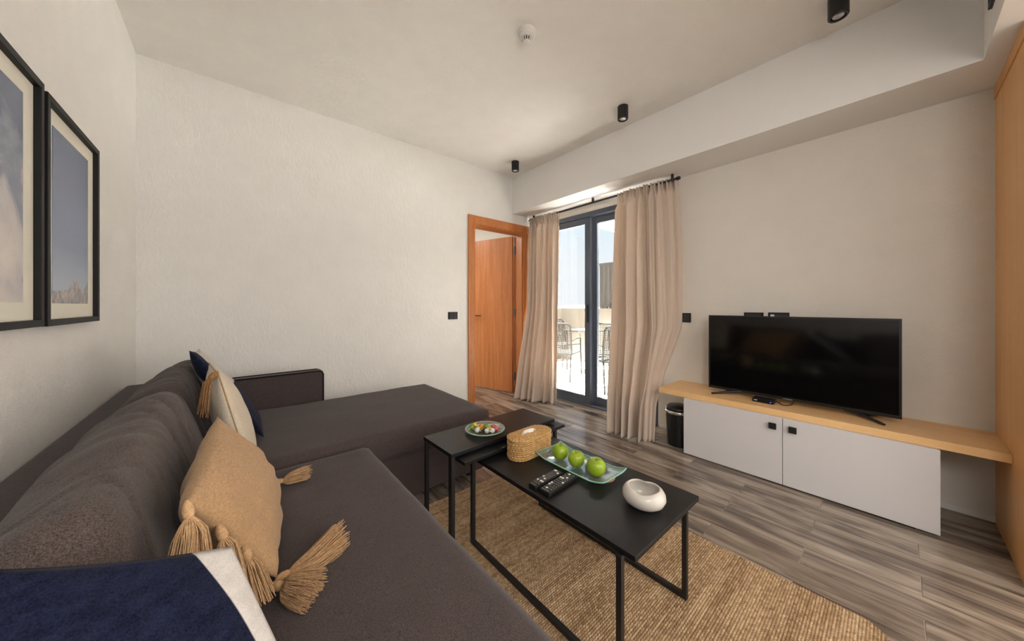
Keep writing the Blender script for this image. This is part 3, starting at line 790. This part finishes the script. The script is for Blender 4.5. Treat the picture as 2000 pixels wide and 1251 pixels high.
# glass tray, coasters, apples
def coaster(label, x, y):
    tag(mk('coaster', *lathe([(0.0, 0.0), (0.050, 0.0), (0.052, 0.003), (0.050, 0.006), (0.0, 0.006)], 36), 'cork', None), label, 'coaster', 'cork coasters under the glass tray')
    o = bpy.context.scene.objects['coaster'] if 'coaster.001' not in bpy.context.scene.objects else bpy.context.scene.objects['coaster.001']
    o.location = (x, y, BT)
coaster('round brown coaster under the tray end beside the tissue box', 1.155, 1.000)
coaster('round brown coaster under the tray end nearest the bowl', 1.180, 0.800)
TX0, TX1, TY0, TY1, TZ = 1.085, 1.262, 0.738, 1.100, BT + 0.0065
def tray_pt(s, t, top):
    x = (TX0 + TX1) / 2 + s * (TX1 - TX0) / 2; y = (TY0 + TY1) / 2 + t * (TY1 - TY0) / 2
    z = TZ + 0.016 * max(0, (abs(t) - 0.62) / 0.38) ** 1.6 + 0.007 * max(0, (abs(s) - 0.6) / 0.4) ** 1.6
    return (x, y, z + (0.0045 if top else 0))
n1, n2 = 12, 20; tv = []; tf = []
for top in (0, 1):
    for i in range(n1 + 1):
        for j in range(n2 + 1): tv.append(tray_pt(-1 + 2 * i / n1, -1 + 2 * j / n2, top))
K = (n1 + 1) * (n2 + 1)
for i in range(n1):
    for j in range(n2):
        q = (i * (n2 + 1) + j, (i + 1) * (n2 + 1) + j, (i + 1) * (n2 + 1) + j + 1, i * (n2 + 1) + j + 1)
        tf.append(q[::-1]); tf.append(tuple(a + K for a in q))
tr = root('glass_tray', 'rectangular pale green glass tray carrying three apples', 'tray', (1.17, 0.92, BT + 0.0065))
mk('glass', tv, tf, 'green_glass', tr, smooth=True)
L = [tray_pt(-1 + 2 * i / 20, -1, 0) for i in range(20)] + [tray_pt(1, -1 + 2 * i / 30, 0) for i in range(30)] + [tray_pt(1 - 2 * i / 20, 1, 0) for i in range(20)] + [tray_pt(-1, 1 - 2 * i / 30, 0) for i in range(30)]
mk('edge', *sweep([(a, b, c + 0.002) for a, b, c in L], 0.0028, 6, True), 'green_edge', tr, smooth=True)
def apple(label, x, y, s, rz, tilt):
    r_ = root('apple', label, 'apple', (x, y, TZ + 0.0048), rotz=rz, group='green apples on the glass tray')
    prof = []
    for k in range(25):
        a = -PI / 2 + PI * k / 24
        rad = math.cos(a) ** 0.85 if abs(math.cos(a)) > 1e-9 else 0
        zz = math.sin(a)
        rr_ = 0.0385 * rad * (1 + 0.06 * zz)
        z_ = 0.036 * zz - (0.012 * math.exp(-(rad / 0.30) ** 2) if zz > 0 else -0.007 * math.exp(-(rad / 0.3) ** 2))
        prof.append((max(rr_, 0.0), z_))
    zmin = min(p[1] for p in prof); prof = [(r * s, (z - zmin) * s) for r, z in prof]
    prof[0] = (0.0, prof[0][1]); prof[-1] = (0.0, prof[-1][1])
    o = mk('flesh', *lathe(prof, 40, fr=lambda th, r, z: (r * (1 + 0.025 * math.cos(5 * th) * (z / 0.07)), z)), 'apple', r_, smooth=True, world=False)
    weld(o)
    zt = prof[-1][1]
    mk('stem', *sweep([(0, 0, zt - 0.004), (0.001, 0.0, zt + 0.006), (0.004, 0.001, zt + 0.014 * tilt)], [0.0012, 0.001, 0.0015], 6), 'leaf', r_, smooth=True, world=False)
apple('green apple on the tray end next to the tissue box', 1.152, 1.008, 0.97, 0.4, 0.9)
apple('middle of the three green apples on the glass tray', 1.152, 0.914, 0.95, 2.0, 0.8)
apple('green apple on the tray end next to the white bowl', 1.152, 0.812, 1.03, 4.1, 0.7)

# remotes
def remote(label, x, y, rz, L_, W_, rows, cols):
    r_ = root('remote_control', label, 'remote', (x, y, BT), rotz=rz, group='remote controls on the coffee table')
    box('body', (-L_ / 2, -W_ / 2, 0.0), (L_ / 2, W_ / 2, 0.018), 'plastic', r_, 0.004, world=False, bseg=3)
    mb = MB(); mw = MB(); R = random.Random(int(x * 1000))
    for i in range(rows):
        for j in range(cols):
            px = -L_ / 2 + 0.022 + i * (L_ - 0.036) / (rows - 1); py = -W_ / 2 + 0.009 + j * (W_ - 0.018) / (cols - 1)
            (mw if R.random() < 0.14 else mb).box((px - 0.0034, py - 0.0036, 0.018), (px + 0.0034, py + 0.0036, 0.0202))
    mb.build('buttons', btn, r_, world=False)['kind'] = 'stuff'
    mw.build('light_buttons', 'tissue', r_, world=False)['kind'] = 'stuff'
    box('display_strip', (-L_ / 2 + 0.004, -W_ / 2 + 0.008, 0.018), (-L_ / 2 + 0.011, W_ / 2 - 0.008, 0.0187), btn, r_, world=False)
btn = plain('grey_buttons', srgb(92, 90, 86), 0.6)
remote('thick black remote control with grey buttons in front of the tray', 0.985, 0.868, math.radians(3), 0.178, 0.050, 11, 4)
remote('slim black remote control half hidden behind the thick one', 0.972, 0.924, math.radians(2), 0.165, 0.042, 12, 4)

# heart-mouthed bowl
bw = root('ceramic_bowl', 'cream ceramic bowl with a heart-shaped mouth on the coffee table', 'bowl', (1.122, 0.588, BT), rotz=math.radians(-70))
prof = [(0.0, 0.0), (0.030, 0.0), (0.046, 0.004), (0.062, 0.016), (0.070, 0.034), (0.068, 0.050), (0.061, 0.062), (0.053, 0.069), (0.0500, 0.070), (0.0475, 0.068), (0.052, 0.060), (0.059, 0.048), (0.058, 0.034), (0.050, 0.018), (0.034, 0.009), (0.0, 0.007)]
def bowl_fr(th, r, z):
    w = min(1, max(0, (z - 0.030) / 0.041)) ** 1.5
    d = abs(((th - PI / 2 + PI) % (2 * PI)) - PI)                 # notch at theta = 90 deg
    notch = math.exp(-(d / 0.42) ** 2)
    d2 = abs(((th + PI / 2 + PI) % (2 * PI)) - PI)
    rr_ = r * (1 - w * (0.34 * notch - 0.03 * math.exp(-(d2 / 0.5) ** 2)))
    return rr_ * (1 + 0.06 * math.cos(2 * th)), z - w * 0.010 * math.exp(-(d2 / 0.8) ** 2) + w * 0.002 * notch
weld(mk('bowl_body', *lathe(prof, 72, fr=bowl_fr), 'ceramic', bw, smooth=True, world=False))

# glass plate with sweets
gp = root('glass_plate', 'round clear glass plate of wrapped sweets on the nesting table', 'plate', (1.000, 1.388, S1))
prof = [(0.0, 0.0), (0.040, 0.0), (0.070, 0.006), (0.098, 0.016), (0.102, 0.019), (0.100, 0.0215), (0.070, 0.010), (0.040, 0.004), (0.0, 0.004)]
weld(mk('glass', *lathe(prof, 48, fr=lambda th, r, z: (r * (1 + (0.012 * math.cos(12 * th) if r > 0.06 else 0)), z)), 'green_glass', gp, smooth=True, world=False))
a_ = np.linspace(0, 2 * PI, 48, endpoint=False)
mk('edge', *sweep(np.stack([0.1012 * np.cos(a_), 0.1012 * np.sin(a_), np.full(48, 0.0195)], 1), 0.0022, 6, True), 'green_edge', gp, smooth=True, world=False)
cols = {'green': srgb(112, 160, 52), 'yellow': srgb(222, 186, 58), 'orange': srgb(218, 140, 60), 'pink': srgb(206, 96, 104), 'clear': srgb(214, 214, 206)}
for k, v in cols.items(): M['sweet_' + k] = plain('sweet_' + k, v, 0.25, 0, 0.6, 0.25, 160)
lay = [('green', -0.050, 0.048, 0.3), ('yellow', -0.022, 0.062, 1.2), ('yellow', -0.028, 0.020, 2.0), ('green', 0.022, 0.022, 0.8), ('orange', 0.000, 0.036, 2.6), ('yellow', 0.012, -0.018, 0.2), ('pink', 0.046, -0.016, 1.5), ('pink', 0.038, -0.046, 2.4), ('clear', -0.012, -0.034, 0.9), ('clear', -0.046, 0.004, 1.9), ('clear', 0.006, -0.056, 0.5)]
where = ['at the back left', 'at the back on top', 'left of centre', 'right of centre', 'in the middle', 'at the front', 'at the right', 'at the right front edge', 'near the front rim', 'at the left rim', 'lowest at the front']
for (cn, dx, dy, rz), w_ in zip(lay, where):
    rad = math.hypot(dx, dy); zb = S1 + 0.0055 + max(0, (rad - 0.038)) * 0.22
    o = root('wrapped_sweet', f'{cn} wrapped sweet {w_} of the glass plate', 'sweet', (1.000 + dx, 1.388 + dy, zb), rotz=rz, group='wrapped sweets on the glass plate')
    weld(mk('sweet', *lathe([(0.0, 0.0), (0.008, 0.0015), (0.0125, 0.007), (0.0135, 0.012), (0.0115, 0.019), (0.006, 0.0235), (0.0, 0.0245)], 14), 'sweet_' + cn, o, smooth=True, world=False))
    for sx in (-1, 1):
        mk('twist', [(sx * 0.011, -0.002, 0.010), (sx * 0.011, 0.002, 0.014), (sx * 0.022, -0.008, 0.008), (sx * 0.023, -0.002, 0.015), (sx * 0.023, 0.003, 0.010), (sx * 0.022, 0.008, 0.017), (sx * 0.011, 0, 0.0155)], [(0, 2, 3, 1), (1, 3, 4), (1, 4, 5, 6)], 'sweet_' + cn, o, world=False)

# ------------------------------------------------------------------ television wall
sh = box('wall_shelf', (2.66, YP, 0.431), (XR, 1.263, 0.473), 'oak', None, 0.0015, origin=(2.86, 0.46, 0.431))
tag(sh, 'long light-oak wall shelf carrying the television', 'shelf')
SH = 0.473
cb = root('cabinet', 'low white two-door cabinet under the oak shelf', 'cabinet', (2.84, 0.46, 0.0))
box('body', (2.66, -0.135, 0.022), (XR - 0.01, 1.058, 0.430), 'white', cb)
box('plinth', (2.70, -0.12, 0.0), (XR - 0.02, 1.045, 0.022), 'black', cb)
for y0, y1, hy in ((0.4685, 1.062, 0.515), (-0.140, 0.4655, 0.416)):
    dd = box('door', (2.64, y0, 0.012), (2.659, y1, 0.4295), 'white', cb, 0.001)
    hb = MB().box((2.622, hy - 0.019, 0.353), (2.632, hy + 0.019, 0.391)).box((2.632, hy - 0.008, 0.364), (2.640, hy + 0.008, 0.380))
    hb.build('handle', 'black', dd, bevel=0.0008)
tvx = 2.85
tv = root('television', 'large flat black television on two feet on the oak shelf', 'television', (2.87, 0.47, SH))
TY_0, TY_1, TZ0, TZ1 = -0.020, 0.959, 0.503, 1.066
mb = MB().box((tvx, TY_0, TZ0), (tvx + 0.022, TY_0 + 0.011, TZ1)).box((tvx, TY_1 - 0.011, TZ0), (tvx + 0.022, TY_1, TZ1)).box((tvx, TY_0 + 0.011, TZ1 - 0.011), (tvx + 0.022, TY_1 - 0.011, TZ1)).box((tvx - 0.001, TY_0 + 0.011, TZ0), (tvx + 0.022, TY_1 - 0.011, TZ0 + 0.017))
mb.build('bezel', 'plastic', tv, bevel=0.001)
box('screen', (tvx + 0.003, TY_0 + 0.011, TZ0 + 0.017), (tvx + 0.020, TY_1 - 0.011, TZ1 - 0.011), 'screen', tv)
mk('back_housing', *prism([(tvx + 0.022, TZ0 + 0.01), (tvx + 0.030, TZ0), (tvx + 0.062, TZ0 + 0.04), (tvx + 0.062, TZ0 + 0.33), (tvx + 0.034, TZ0 + 0.42), (tvx + 0.022, TZ1 - 0.01)], TY_0 + 0.02, TY_1 - 0.02, axis=1), 'plastic', tv)
box('logo', (tvx - 0.0018, 0.452, TZ0 + 0.004), (tvx - 0.001, 0.500, TZ0 + 0.010), plain('logo_silver', srgb(150, 150, 152), 0.4, 0.5), tv)
for yc, s in ((0.800, 1), (0.150, -1)):
    ft = MB()
    ft.sweep([(2.86, yc - s * 0.06, TZ0 + 0.004), (2.86, yc, SH + 0.022), (2.80, yc + s * 0.07, SH + 0.010), (2.755, yc + s * 0.105, SH + 0.0075)], [0.013, 0.013, 0.010, 0.0085], 8, flat=0.8)
    ft.sweep([(2.86, yc, SH + 0.022), (2.92, yc + s * 0.045, SH + 0.011), (2.965, yc + s * 0.075, SH + 0.0085)], [0.012, 0.010, 0.0085], 8, flat=0.8)
    ft.build('foot', 'plastic', tv, smooth=True)
stb = root('set_top_box', 'small black set-top box with a blue light below the television', 'set-top box', (2.80, 0.60, SH), rotz=math.radians(0))
box('case', (2.765, 0.535, SH + 0.002), (2.845, 0.655, SH + 0.026), 'plastic', stb, 0.002)
box('front_panel', (2.7635, 0.538, SH + 0.004), (2.765, 0.652, SH + 0.023), 'screen', stb)
box('power_light', (2.7625, 0.548, SH + 0.010), (2.7635, 0.556, SH + 0.015), 'led', stb)
box('label_mark', (2.7628, 0.625, SH + 0.013), (2.7635, 0.645, SH + 0.017), 'tissue', stb)
mk('cable', *sweep([(2.84, 0.535, SH + 0.012), (2.83, 0.515, SH + 0.006), (2.80, 0.500, SH + 0.004), (2.80, 0.475, SH + 0.004), (2.85, 0.455, SH + 0.004), (2.95, 0.46, SH + 0.004)], 0.0028, 6), 'plastic', stb, smooth=True)

# sockets and switches
def plate(name, label, lo, hi, normal, parts):
    c = [(a + b) / 2 for a, b in zip(lo, hi)]; r_ = root(name, label, 'socket' if 'socket' in name else 'switch', tuple(c))
    box('cover_plate', lo, hi, 'plate_black', r_, 0.001)
    for nm, l2, h2, mt in parts: box(nm, l2, h2, mt, r_, 0.0006)
grey = plain('socket_insert', (0.035, 0.036, 0.04, 1), 0.35)
plate('light_switch', 'black light switch on the wall between curtain and television', (XR - 0.010, 1.168, 0.994), (XR, 1.248, 1.075), 0, [('rocker', (XR - 0.014, 1.180, 1.005), (XR - 0.010, 1.208, 1.064), grey), ('rocker', (XR - 0.014, 1.210, 1.005), (XR - 0.010, 1.238, 1.064), grey)])
plate('wall_socket', 'black wall socket above the television, nearer the curtain', (XR - 0.012, 0.652, 1.010), (XR, 0.775, 1.088), 0, [('insert', (XR - 0.016, 0.665, 1.020), (XR - 0.012, 0.762, 1.077), grey)])
plate('wall_socket', 'black wall socket with a white plug above the television', (XR - 0.012, 0.501, 1.010), (XR, 0.623, 1.090), 0, [('insert', (XR - 0.016, 0.512, 1.020), (XR - 0.012, 0.612, 1.078), grey), ('plug', (XR - 0.030, 0.585, 1.055), (XR - 0.016, 0.606, 1.074), 'tissue')])
plate('light_switch', 'black double light switch on the white wall beside the door', (1.761, YB - 0.010, 0.994), (1.874, YB, 1.072), 1, [('rocker', (1.774, YB - 0.014, 1.004), (1.815, YB - 0.010, 1.062), grey), ('rocker', (1.819, YB - 0.014, 1.004), (1.861, YB - 0.010, 1.062), grey)])

# waste bin
bn = root('waste_bin', 'black round waste bin with a chrome ring beside the white cabinet', 'waste bin', (2.800, 1.166, 0.0))
mk('bucket', *lathe([(0.0, 0.0), (0.080, 0.0), (0.083, 0.004), (0.095, 0.262), (0.092, 0.262), (0.080, 0.01), (0.0, 0.008)], 40), 'plastic', bn, smooth=False, world=False)
mk('ring', *lathe([(0.0945, 0.262), (0.0975, 0.263), (0.0985, 0.274), (0.0975, 0.285), (0.0935, 0.286), (0.0935, 0.262)], 40), 'chrome', bn, smooth=True, world=False)
mk('lid', *lathe([(0.0935, 0.286), (0.0965, 0.287), (0.094, 0.305), (0.082, 0.318), (0.0, 0.322)], 40), 'plastic', bn, smooth=True, world=False)

# ------------------------------------------------------------------ curtains and rod
rd = root('curtain_rod', 'thin black curtain rod under the white soffit', 'curtain rod', (2.925, 2.1, 2.235))
mk('rod', *sweep([(2.925, 1.235, 2.238), (2.925, 3.085, 2.238)], 0.010, 10), 'black', rd, smooth=True)
mk('end_cap', *sweep([(2.925, 1.205, 2.238), (2.925, 1.215, 2.238), (2.925, 1.238, 2.238)], [0.012, 0.016, 0.014], 12), 'black', rd, smooth=True)
for y in (1.27, 2.10, 3.0):
    box('bracket', (2.915, y - 0.008, 2.245), (2.935, y + 0.008, ZS), 'black', rd)
def curtain(label, rows, nf, seed, nw=260, nh=90, big=None):
    zs = np.array([r[0] for r in rows]); np_ = len(rows[0][1])
    ctrl = np.array([r[1] for r in rows])                       # rows x pts x 2
    order = np.argsort(zs); zs = zs[order]; ctrl = ctrl[order]
    V = []; ztop, zbot = zs[-1], zs[0]
    ph = [random.Random(seed).uniform(0, 6.28) for _ in range(6)]
    for j in range(nh + 1):
        q = j / nh; z = zbot + (ztop - zbot) * q
        P = np.array([[np.interp(z, zs, ctrl[:, k, c]) for c in (0, 1)] for k in range(np_)])
        ts = np.linspace(0, 1, np_)
        t = np.linspace(0, 1, nw + 1)
        # quadratic through the control points
        cx = np.polyfit(ts, P[:, 0], np_ - 1); cy = np.polyfit(ts, P[:, 1], np_ - 1)
        X, Y = np.polyval(cx, t), np.polyval(cy, t)
        dX, dY = np.gradient(X), np.gradient(Y); L = np.hypot(dX, dY) + 1e-9; nx, ny = -dY / L, dX / L
        head = min(1.0, max(0.0, (q - 0.945) / 0.03))
        amp = 0.030 + 0.014 * (1 - q)
        tw = t + 0.030 * math.sin(ph[0] + 3.2 * q) * np.sin(PI * t) + 0.028 * np.sin(2 * PI * t * 1.6 + ph[1] + 1.6 * q) + 0.012 * np.sin(2 * PI * t * 3.7 + ph[5])
        f = np.sin(2 * PI * nf * tw + ph[2]) + 0.55 * np.sin(2 * PI * nf * 0.43 * tw + ph[3] + 1.3 * q) + 0.22 * np.sin(2 * PI * nf * 1.9 * tw + ph[4] + q)
        fh = np.sin(2 * PI * nf * 2.5 * t) * 0.75 + np.sin(2 * PI * nf * 1.25 * t + 1.0) * 0.5
        w = amp * (f * (1 - head) * 0.95 + fh * 0.95 * head) * (1 - 0.6 * math.exp(-((q - 0.948) / 0.014) ** 2))
        if big is not None:                                     # one deep fold, then a flatter turned-back panel
            sm = np.clip((t - big) / 0.16, 0, 1); sm = sm * sm * (3 - 2 * sm)
            w = w * (1 - 0.72 * sm * (1 - head)) - (1 - head) * 0.045 * np.exp(-((t - big - 0.035 * math.sin(4.2 * q + 0.6)) / 0.032) ** 2)
        fade = np.minimum(1, np.minimum(t, 1 - t) / 0.03) * 0.7 + 0.3
        w = w * fade
        zz = np.full_like(X, z) + (0.004 * np.abs(f) * (1 if j == nh else 0))
        V.append(np.stack([X + nx * w, Y + ny * w, zz], 1))
    V = np.concatenate(V); F = [(j * (nw + 1) + i, j * (nw + 1) + i + 1, (j + 1) * (nw + 1) + i + 1, (j + 1) * (nw + 1) + i) for j in range(nh) for i in range(nw)]
    c = V.mean(0)
    r_ = root('curtain', label, 'curtain', (float(c[0]), float(c[1]), float(V[:, 2].min())), group='linen curtains at the sliding door')
    o = mk('drape', V, F, 'curtain', r_, smooth=True)
    md = o.modifiers.new('cloth', 'SOLIDIFY'); md.thickness = 0.0015
    return r_
curtain('wide beige linen curtain gathered between the glass door and television', [
    (2.250, [(2.93, 1.815), (2.905, 1.52), (2.955, 1.235)]),
    (1.60, [(2.87, 1.785), (2.83, 1.50), (2.965, 1.20)]),
    (0.95, [(2.79, 1.755), (2.75, 1.46), (2.960, 1.205)]),
    (0.55, [(2.71, 1.73), (2.68, 1.47), (2.92, 1.335)]),
    (0.30, [(2.65, 1.71), (2.62, 1.46), (2.74, 1.325)]),
    (0.012, [(2.60, 1.685), (2.585, 1.45), (2.675, 1.31)])], 7, 5, big=0.60)
curtain('narrow beige linen curtain between the wooden door and the glass door', [
    (2.250, [(2.925, 3.075), (2.91, 2.82), (2.93, 2.575)]),
    (1.10, [(2.90, 3.07), (2.88, 2.82), (2.91, 2.585)]),
    (0.50, [(2.755, 3.07), (2.79, 2.80), (2.885, 2.570)]),
    (0.012, [(2.665, 3.06), (2.715, 2.78), (2.855, 2.555)])], 6, 9)

# ------------------------------------------------------------------ ceiling fittings
def downlight(label, x, y):
    r_ = root('downlight', label, 'downlight', (x, y, ZC), group='black ceiling downlights in a row')
    mk('housing', *lathe([(0.0, 0.0), (0.041, 0.0), (0.041, -0.100), (0.038, -0.104), (0.030, -0.104), (0.028, -0.090), (0.0, -0.090)][::-1], 32), 'black', r_, world=False)
    mk('lens', *lathe([(0.0, -0.0905), (0.020, -0.0905), (0.024, -0.099), (0.022, -0.099), (0.018, -0.094), (0.0, -0.092)], 24), 'lens', r_, smooth=True, world=False)
downlight('small black cylinder downlight farthest away near the ceiling corner', 2.390, 2.745)
downlight('black cylinder downlight in the middle of the ceiling row', 2.385, 1.425)
downlight('black cylinder downlight nearest the camera at the top photo edge', 2.385, 0.195)
sd = root('smoke_detector', 'round white smoke detector on the ceiling', 'smoke detector', (1.305, 1.397, ZC))
mk('base_plate', *lathe([(0.0, 0.0), (0.052, 0.0), (0.052, -0.016), (0.046, -0.022), (0.0, -0.022)][::-1], 40), 'detector', sd, world=False)
mk('chamber', *lathe([(0.0, -0.022), (0.044, -0.022), (0.045, -0.034), (0.034, -0.042), (0.0, -0.042)][::-1], 40), 'detector', sd, world=False)
mk('vent_core', *lathe([(0.0, -0.042), (0.024, -0.042), (0.019, -0.060), (0.0, -0.060)][::-1], 24), 'black', sd, world=False)
for k in range(12):
    a = 2 * PI * k / 12; ca, sa = math.cos(a), math.sin(a)
    P = [(r * ca - w * sa, r * sa + w * ca, z) for z, r0, r1 in ((-0.041, 0.026, 0.036), (-0.061, 0.018, 0.022)) for r, w in ((r0, -0.0022), (r1, -0.0022), (r1, 0.0022), (r0, 0.0022))]
    mk('rib', P, BF, 'detector', sd, world=False)
mk('cap', *lathe([(0.0, -0.060), (0.022, -0.060), (0.021, -0.066), (0.012, -0.069), (0.0, -0.069)][::-1], 32), 'detector', sd, smooth=False, world=False)
vg = root('air_vent', 'black linear air vent on the white soffit face at the top right', 'vent', (1.95, YS, 2.40))
box('vent_back', (1.45, YS, 2.40), (2.455, YS + 0.004, 2.54), 'black', vg)
for lo, hi in (((1.45, YS + 0.004, 2.40), (2.455, YS + 0.011, 2.414)), ((1.45, YS + 0.004, 2.526), (2.455, YS + 0.011, 2.54)), ((2.441, YS + 0.004, 2.414), (2.455, YS + 0.011, 2.526)), ((1.45, YS + 0.004, 2.414), (1.464, YS + 0.011, 2.526))):
    box('vent_frame', lo, hi, 'black', vg)
for k in range(5):
    box('louvre', (1.464, YS + 0.004, 2.424 + k * 0.021), (2.441, YS + 0.009, 2.432 + k * 0.021), 'black', vg)

# ------------------------------------------------------------------ terrace
PX, PY = 5.60, 4.86
tf_ = box('floor_terrace', (XR + 0.2, -2.5, -0.18), (PX + 0.2, PY + 0.2, -0.04), 'grout')
tag(tf_, 'sunlit pale tiled terrace floor outside the glass door', 'floor', kind='structure')
ts = 0.6
for i in range(5):
    for j in range(13):
        x0, y0 = XR + 0.2 + i * ts, PY - (j + 1) * ts
        if y0 < -2.5 or x0 > PX: continue
        x1 = min(x0 + ts, PX)
        box('tile', (x0 + 0.002, y0 + 0.002, -0.05), (x1 - 0.002, y0 + ts - 0.002, -0.035), 'terrazzo', tf_, origin=((x0 + x1) / 2, y0 + ts / 2, -0.035))
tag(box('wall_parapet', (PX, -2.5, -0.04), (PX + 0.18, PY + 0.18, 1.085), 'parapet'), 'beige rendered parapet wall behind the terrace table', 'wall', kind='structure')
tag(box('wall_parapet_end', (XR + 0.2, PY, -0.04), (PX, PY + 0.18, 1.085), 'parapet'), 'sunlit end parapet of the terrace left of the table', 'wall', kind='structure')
# slatted privacy screen on the parapet
sc_ = root('privacy_screen', 'grey vertical-slat privacy screen standing on the parapet', 'screen', (PX + 0.08, 3.4, 1.085))
for k in range(14):
    y = 3.86 - k * 0.105
    box('slat', (PX + 0.05, y - 0.032, 1.085), (PX + 0.11, y + 0.032, 1.98), 'slat', sc_)
box('top_rail', (PX + 0.045, 2.45, 1.93), (PX + 0.05, 3.90, 1.99), 'slat', sc_)
tag(box('wall_pillar', (PX, 3.30, 1.085), (PX + 0.05 - 0.006, 3.42, 2.06), 'parapet'), 'slim beige rendered pillar on the parapet', 'pillar', kind='structure')
pg = root('pergola', 'white timber pergola over the terrace', 'pergola', (4.4, 1.5, 2.5))
for k in range(17):
    y = 3.36 - k * 0.22
    box('slat', (XR + 0.25, y - 0.03, 2.50), (PX + 0.1, y + 0.03, 2.60), 'whitewood', pg)
for x in (XR + 0.35, PX - 0.05): box('beam', (x - 0.03, -0.3, 2.60), (x + 0.03, 3.45, 2.70), 'whitewood', pg)
def terrace_chair(label, x, y, rz):
    r_ = root('terrace_chair', label, 'chair', (x, y, -0.035), rotz=rz, group='grey mesh armchairs on the terrace')
    W, D = 0.24, 0.23                                   # faces local +x
    mb = MB()
    for s in (-1, 1):
        lg = MB(); lg.sweep([(0.24, s * 0.25, 0), (0.22, s * W, 0.42), (0.20, s * 0.245, 0.62), (0.14, s * 0.26, 0.655), (-0.10, s * 0.26, 0.655), (-0.235, s * W, 0.63)], 0.011, 8)
        lg.build('leg', 'chairmetal', r_, smooth=True, world=False)
        lg = MB(); lg.sweep([(-0.27, s * 0.23, 0), (-0.22, s * 0.225, 0.42)], 0.011, 8)
        lg.build('leg', 'chairmetal', r_, smooth=True, world=False)
    fr = [(-0.21, -W, 0.42), (-0.26, -W, 0.72), (-0.285, -W, 0.85), (-0.30, -W + 0.05, 0.90), (-0.30, W - 0.05, 0.90), (-0.285, W, 0.85), (-0.26, W, 0.72), (-0.21, W, 0.42)]
    bk = mk('back_frame', *sweep(fr, 0.011, 8), 'chairmetal', r_, smooth=True, world=False)
    mb = MB()
    for k in range(17):
        y_ = -W + 0.02 + k * (2 * W - 0.04) / 16; mb.sweep([(-0.212, y_, 0.43), (-0.262, y_, 0.72), (-0.298, y_, 0.895)], 0.0045, 4)
    for k in range(14):
        z = 0.45 + k * 0.033; xx = -0.212 - (z - 0.43) * 0.172; mb.sweep([(xx, -W, z), (xx, W, z)], 0.0035, 4)
    mb.build('back_mesh', 'chairmetal', r_, world=False)
    loop = [(0.22, -W, 0.42), (0.22, W, 0.42), (-0.22, W, 0.42), (-0.22, -W, 0.42)]
    mk('seat_frame', *sweep(loop, 0.011, 8, True), 'chairmetal', r_, world=False)
    mb = MB()
    for k in range(20): xx = -0.21 + k * 0.022; mb.box((xx, -W, 0.416), (xx + 0.016, W, 0.424))
    mb.build('seat_mesh', 'chairmetal', r_, world=False)
terrace_chair('grey mesh terrace chair at the left, its back towards the door', 4.12, 3.56, math.radians(20))
terrace_chair('grey mesh terrace chair at the right beyond the glass door post', 4.58, 3.04, math.radians(34))
terrace_chair('grey mesh terrace chair almost hidden behind the wide curtain', 4.08, 2.62, math.radians(60))
terrace_chair('grey mesh terrace chair on the far side of the terrace table', 5.05, 4.32, math.radians(262))
tt = root('terrace_table', 'square grey metal terrace table with a glass top', 'table', (4.95, 3.66, -0.035))
box('table_top', (4.62, 3.35, 0.690), (5.28, 3.97, 0.705), 'chairmetal', tt, 0.004)
for x in (4.67, 5.23):
    for y in (3.40, 3.92): mk('leg', *sweep([(x, y, -0.035), (x, y, 0.69)], 0.016, 8), 'chairmetal', tt, smooth=True)
# hazy town on the horizon
tn = root('far_town', 'hazy pale town buildings on the horizon', 'buildings', (60, 62, -14))
R = random.Random(4)
for k in range(60):
    a = math.radians(R.uniform(34, 60)); dd = R.uniform(70, 110); w = R.uniform(3, 7); hh = R.uniform(11.5, 15.6)
    x, y = dd * math.cos(a), dd * math.sin(a)
    box('building', (x - w / 2, y - w / 2, -14), (x + w / 2, y + w / 2, -14 + hh), 'town', tn)
tag(box('ground', (8, -60, -14.2), (140, 140, -14), 'terrazzo'), 'pale hazy land below the terrace', 'ground', kind='structure')
